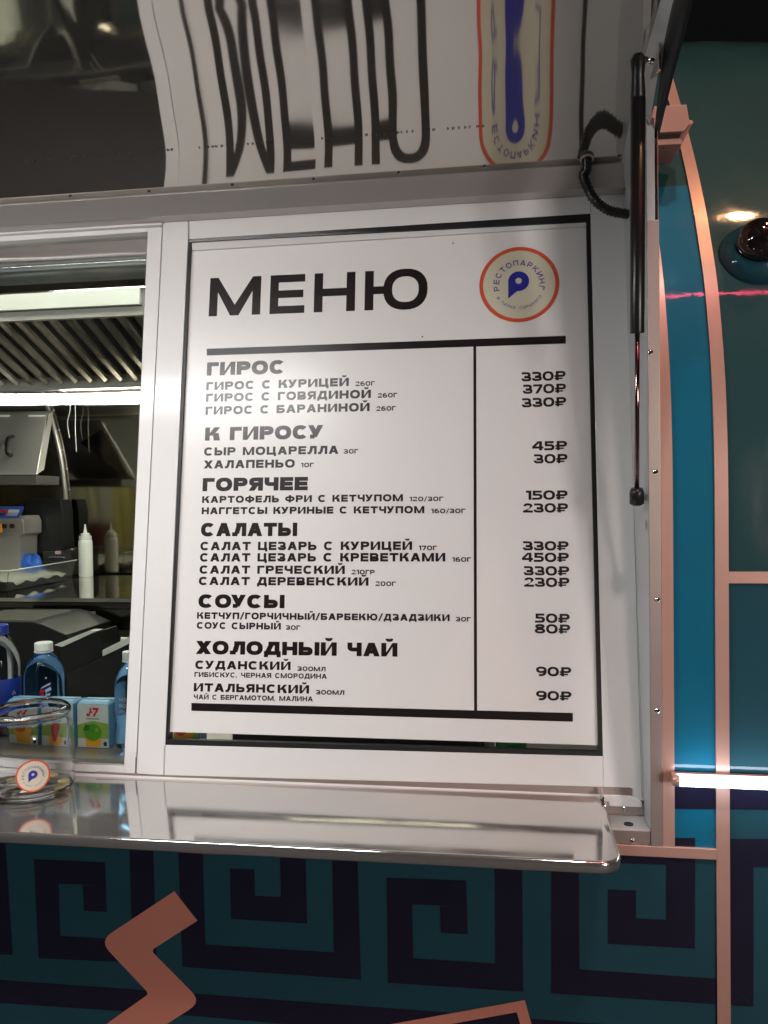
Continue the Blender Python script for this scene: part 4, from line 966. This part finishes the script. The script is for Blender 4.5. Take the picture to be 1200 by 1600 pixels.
# cartons
def carton(px, label, pic):
    """px: left, right of the front face in the photo"""
    Y = .09; a = onY(px[0], 1168, Y); b = onY(px[1], 1168, Y); zb_ = 1.1185
    h = .078; x0, x1 = a.x, b.x; wd = x1-x0; dp = .04
    t = prop(empty('juice_carton', ((x0+x1)/2, Y+dp/2, zb_)), label, 'juice carton', 'juice cartons on the inner ledge')
    zt_ = onY(140, 1100, Y).z
    m_ = M['cartonf']
    box('carton_body', (x0, Y, zb_), (x1, Y+dp, zt_), M['cartons'], t, .0015)
    def q(nm, pts, lift, m): return mesh(nm, [Vector((x0+wd*u, Y-lift, zb_+(zt_-zb_)*v)) for u, v in pts], [tuple(range(len(pts)))], m, t)
    q('printed_front', [(.02, .01), (.98, .01), (.98, .99), (.02, .99)], .0004, m_)
    q('printed_field', [(.02, .22), (.98, .22), (.98, .56), (.5, .62), (.02, .52)], .0007, M['fieldgreen'])
    W_, ps_ = typeset('J', .3); 
    vs_ = lambda x, y, l: Vector((x0+wd*(.30+.17*x+.05*y), Y-.0012-l, zb_+(zt_-zb_)*(.72+.20*y)))
    polys_mesh('logo_print', ps_, vs_, M['redink'], t)
    W_, ps_ = typeset('7', .3)
    polys_mesh('logo_print', ps_, lambda x, y, l: Vector((x0+wd*(.46+.2*x+.05*y), Y-.0012-l, zb_+(zt_-zb_)*(.72+.20*y))), M['redink'], t)
    mesh('logo_print', [Vector((x0+wd*u, Y-.0013, zb_+(zt_-zb_)*v)) for u, v in ((.425, .80), (.50, .80), (.51, .84), (.435, .84))], [(0, 1, 2, 3)], M['redink'], t)
    q('caption_print', [(.3, .655), (.7, .655), (.7, .675), (.3, .675)], .001, M['greenink'])
    q('glass_print', [(.30, .03), (.72, .03), (.76, .22), (.25, .22)], .001, M['juiceorange'])
    k = 22
    if pic == 'apple':
        q('fruit_print', [(.5+.26*math.cos(2*math.pi*i/k)*(1+.06*math.cos(4*math.pi*i/k)), .36+.20*math.sin(2*math.pi*i/k)) for i in range(k)], .0014, M['applegreen'])
        q('leaf_print', [(.20, .42), (.28, .54), (.42, .52), (.40, .42), (.28, .38)], .0018, M['greenink'])
        q('shine_print', [(.56, .44), (.66, .47), (.68, .40), (.60, .38)], .0018, M['fieldgreen'])
    elif pic == 'orange':
        q('fruit_print', [(.5+.30*math.cos(2*math.pi*i/k), .36+.19*math.sin(2*math.pi*i/k)) for i in range(k)], .0014, M['juiceorange'])
        q('fruit_print', [(.42+.18*math.cos(2*math.pi*i/k), .46+.12*math.sin(2*math.pi*i/k)) for i in range(k)], .0018, M['orange'])
    else:
        q('fruit_print', [(.32, .52), (.45, .60), (.62, .58), (.68, .46), (.60, .30), (.50, .10), (.40, .12), (.36, .32)], .0014, M['cherry'])
    mesh('recycling_mark', [Vector((x0+wd*u, Y-.001, zb_+(zt_-zb_)*v)) for u, v in ((.84, .05), (.92, .05), (.94, .12), (.88, .16), (.82, .12))], [(0, 1, 2, 3, 4)], M['ink'], t)
    # folded top
    zt2 = zt_+.004
    slab('carton_top', [Vector((x0+.002, Y+.001, zt_)), Vector((x1-.002, Y+.001, zt_)), Vector((x1-.004, Y+.006, zt2)), Vector((x0+.004, Y+.006, zt2))],
         [Vector((x0+.002, Y+dp-.001, zt_)), Vector((x1-.002, Y+dp-.001, zt_)), Vector((x1-.004, Y+dp-.004, zt2)), Vector((x0+.004, Y+dp-.004, zt2))], M['cartont'], t)
    tube('fold_seam', [Vector((x0+.003, Y+dp/2, zt2+.001)), Vector((x1-.003, Y+dp/2, zt2+.001))], .0018, M['cartont'], t, seg=6)
    return t
M['cartonf'] = mat('carton_white', (.66, .68, .68), .35, noise=.08, nscale=40); M['cartons'] = mat('carton_blue', (.10, .32, .55), .35, noise=.1, nscale=30); M['cartont'] = mat('carton_top_blue', (.30, .52, .70), .35)
M['redink'] = mat('red_ink', (.62, .015, .03), .4); M['greenink'] = mat('green_ink', (.03, .16, .02), .4); M['fieldgreen'] = mat('leaf_green_print', (.30, .46, .08), .4, noise=.2, nscale=60)
M['applegreen'] = mat('apple_green', (.10, .36, .02), .35, noise=.35, nscale=70); M['juiceorange'] = mat('juice_orange', (.85, .38, .02), .35); M['cherry'] = mat('cherry_red', (.5, .01, .03), .35)
carton((121, 171), 'juice carton with a green apple, right of the glass jar', 'apple')
carton((66, 116), 'juice carton with a red fruit print, seen through the glass jar', 'cherry')
carton((11, 61), 'juice carton with an orange print, seen through the left half of the jar', 'orange')

carton((262, 312), 'juice carton showing in the gap below the menu at its lower left corner', 'orange')
prop(box('black_crate', (-.50, .10, 1.1185), (-.02, .34, 1.20), M['black'], None, .003), 'low black crate behind the gap below the menu', 'crate')
for k, (x, m_, lab) in enumerate([(-.11, 'greenglass', 'green bottle lying in the gap below the menu')]):
    M['greenglass'] = mat('green_glass', (.02, .16, .06), .1)
    t_ = prop(empty('drink_bottle', (.03, .09, 1.119)), 'short green bottle standing behind the lower right gap of the menu', 'bottle')
    lathe('bottle_body', (.03, .09, 1.119), [(.001, 0), (.026, 0), (.028, .004), (.028, .10), (.012, .14), (.012, .165)], M['greenglass'], t_)
    lathe('cap', (.03, .09, 1.284), [(.013, 0), (.013, .012), (.001, .013)], M['plasticw'], t_)
# bottles on the ledge
def bottle(cx, Y, rpx, top, capw, label, m, capm, twist=0, lab=None):
    z0_ = 1.1185; c = onY(cx, 1100, Y); c.z = z0_
    r = rpx/FPX*(c-EYE).dot(FWD); H_ = onY(cx, top, Y).z-z0_; rc = capw/FPX*(c-EYE).dot(FWD)
    t = prop(empty('water_bottle', c), label, 'bottle')
    hb = H_-.020
    prof = [(.001, .003), (r*.7, .001), (r*.95, .006), (r, .018), (r, hb*.20), (r*.93, hb*.24), (r*.97, hb*.3), (r*.93, hb*.36), (r, hb*.42), (r*.98, hb*.60), (r, hb*.66), (r*.97, hb*.75), (r*.82, hb*.86), (r*.55, hb*.95), (rc*.82, hb*.99), (rc*.80, hb+.004)]
    lathe('bottle_body', c, prof, m, t)
    lathe('cap', c+Vector((0, 0, hb+.003)), [(rc*.95, 0), (rc, .001), (rc, .015), (rc*.9, .0165), (.001, .0168)], capm, t, seg=32)
    lathe('neck_ring', c+Vector((0, 0, hb-.001)), [(rc*.86, 0), (rc*1.05, .001), (rc*1.05, .0025), (rc*.86, .003)], capm, t, seg=32)
    return t, c, r, hb
t, c, r, hb = bottle(70, .165, 30, 1003, 13.5, 'blue water bottle with white cap behind the glass jar', M['pet'], M['plasticw'])
def wraplabel(t, c, r, z0, z1, a0, a1, m, nm='label_print'):
    k = 12; vs = []; fs = []
    for i in range(k+1):
        q = R(a0+(a1-a0)*i/k)
        for z in (z0, z1): vs.append(c+Vector((math.cos(q)*(r+.0006), math.sin(q)*(r+.0006), z)))
    for i in range(k): fs.append((2*i, 2*i+2, 2*i+3, 2*i+1))
    return mesh(nm, vs, fs, m, t, smooth=True)
M['bluelabel'] = mat('blue_label', (.02, .05, .36), .35); M['paleblue'] = mat('pale_blue_print', (.45, .52, .85), .4)
def curved(t, c, r, polys, am, zc, s, m, nm):
    polys_mesh(nm, polys, lambda x, y, l: c+Vector((math.cos(am+x*s/r)*(r+.0008+l), math.sin(am+x*s/r)*(r+.0008+l), zc+y*s)), m, t)
am = math.atan2(EYE.y-c.y, EYE.x-c.x)
curved(t, c, r, [[(-.6, 0), (-.1, 0), (.0, .35), (-.5, .3)], [(-.5, -.5), (-.1, -.5), (-.1, -.1), (-.45, -.1)]], am, hb*.56, .016, M['redink'], 'label_print')
curved(t, c, r, [[(-.5, .4), (.7, .9), (.7, 1.15), (-.3, .7)], [(.1, -.1), (.8, .2), (.7, .6), (.05, .3)], [(.1, -.5), (.6, -.5), (.7, -.2), (.1, -.2)]], am, hb*.56, .016, M['paleblue'], 'label_print')
t, c, r, hb = bottle(2, .15, 29, 975, 12.5, 'bottle with dark blue cap and blue label at the left edge', M['petclear'], M['bluelabel'])
am = math.atan2(EYE.y-c.y, EYE.x-c.x)
wraplabel(t, c, r, hb*.28, hb*.58, math.degrees(am)-60, math.degrees(am)+80, M['bluelabel'], 'label_band')
_, ga = typeset('A', .16); curved(t, c, r, [[(x-.1, y) for x, y in p] for p in ga], am+.55, hb*.42, .008, M['plasticw'], 'label_print')
lathe('drink', c, [(.001, .005), (r*.88, .006), (r*.88, hb*.5), (.001, hb*.5)], mat('dark_drink', (.03, .012, .01), .2), t)
t, c, r, hb = bottle(203, .10, 23, 1017, 10, 'small blue water bottle half hidden by the window frame', M['pet'], M['plasticw'])
am = math.atan2(EYE.y-c.y, EYE.x-c.x)
for k, s in enumerate(['НОЙ', 'ВОДЫ', 'ЛЬ']):
    _, g = typeset(s, .16); curved(t, c, r, [[(x-3.6, y) for x, y in p] for p in g], am, hb*(.58-.07*k), .0058, M['plasticw'], 'label_print')

# ------------------------------------------------------------------ glass jar with coins
JC = onZ(50, 1234, SZ+.001); JR = .0705
JC = Vector((JC.x, JC.y, SZ+.001))
zr = onY(50, 1105, JC.y).z-SZ
J = prop(empty('glass_jar', JC), 'clear glass tip jar with a round sticker standing on the steel shelf', 'jar')
hj = zr
outp = [(.001, .0), (JR*.88, .0), (JR*.96, .004), (JR, .012), (JR, hj*.70), (JR*.985, hj*.76), (JR*.93, hj*.82), (JR*.89, hj*.86), (JR*.885, hj*.90), (JR*.93, hj*.915), (JR*.95, hj*.94), (JR*.93, hj*.965), (JR*.885, hj*.975), (JR*.89, hj*.99), (JR*.865, hj)]
inp = [(JR*.845, hj*.995), (JR*.84, hj*.90), (JR*.85, hj*.86), (JR*.89, hj*.82), (JR*.945, hj*.76), (JR*.958, hj*.70), (JR*.958, .014), (JR*.92, .007), (.001, .006)]
lathe('jar_body', JC, outp+inp, M['jarglass'], J, seg=72)
# sticker
zs_ = onY(53, 1210, JC.y-JR*.7).z; am = math.atan2(EYE.y-JC.y, EYE.x-JC.x)+.03
rs = .0268
roundel(lambda a, b, l: JC+Vector((math.cos(am+a*rs/JR)*(JR+.0006+l), math.sin(am+a*rs/JR)*(JR+.0006+l), zs_-SZ+b*rs)), prop(empty('round_sticker', JC+Vector((math.cos(am)*JR, math.sin(am)*JR, zs_-SZ)), parent=J), 'round cream sticker with orange ring'))
random.seed(8)
M['brass'] = mat('brass_coin', (.70, .52, .16), .3, metal=.8)
for k, ((x, y), lab) in enumerate([((104, 1231), 'yellow coin at the right inside the jar'), ((17, 1219), 'yellow coin at the left inside the jar'), ((82, 1212), 'coin lying behind the jar sticker'), ((100, 1222), 'coin leaning on the right-hand coin')]):
    p = onZ(x, y, SZ+.008)
    d = Vector((p.x-JC.x, p.y-JC.y)); 
    if d.length > JR*.78: d *= JR*.78/d.length
    p = Vector((JC.x+d.x, JC.y+d.y, SZ+.0078+.0019*(k == 3)))
    prop(lathe('coin', p, [(.001, 0), (.0105, 0), (.0108, .0006), (.0108, .0012), (.0100, .0016), (.001, .0013)], M['brass'], None, seg=28, axis=(random.uniform(-.04, .04), random.uniform(-.04, .04), 1)), lab, 'coin', 'coins in the glass jar')

# ------------------------------------------------------------------ dome camera on the body
DP = bodyhit(1181, 398); DN = bodyN(DP.z-drop(DP.x, DP.z)); DN = (DN+Vector((-.05, 0, 0))).normalized()
DC = prop(empty('dome_camera', DP), 'black glass dome camera on a round teal base on the trailer side', 'security camera')
rb = .060
lathe('base', DP-DN*.012, [(rb, 0), (rb, .012), (rb*.97, .020), (rb*.80, .034), (rb*.66, .038), (rb*.60, .036), (.001, .036)], M['teal'], DC, axis=DN)
q_ = DP+DN*.024
lathe('dome_glass', q_, [(.0365, 0)]+[(.0365*math.cos(R(a)), .006+.0365*math.sin(R(a))) for a in range(0, 90, 6)]+[(.0001, .0425)], mat('dome_black', (.012, .008, .008), .03, spec=.7, coat=1, coat_rough=.01), DC, axis=DN)

for k in range(18):
    a = 2*math.pi*k/18; rr = DN.to_track_quat('Z', 'Y').to_matrix()
    mesh('sensor_dot', [q_+rr @ Vector((.0335*math.cos(a)+.0011*math.cos(b), .0335*math.sin(a)+.0011*math.sin(b), .0225)) for b in (0, 1.57, 3.14, 4.71)], [(0, 1, 2, 3)], M['chrome'], DC)
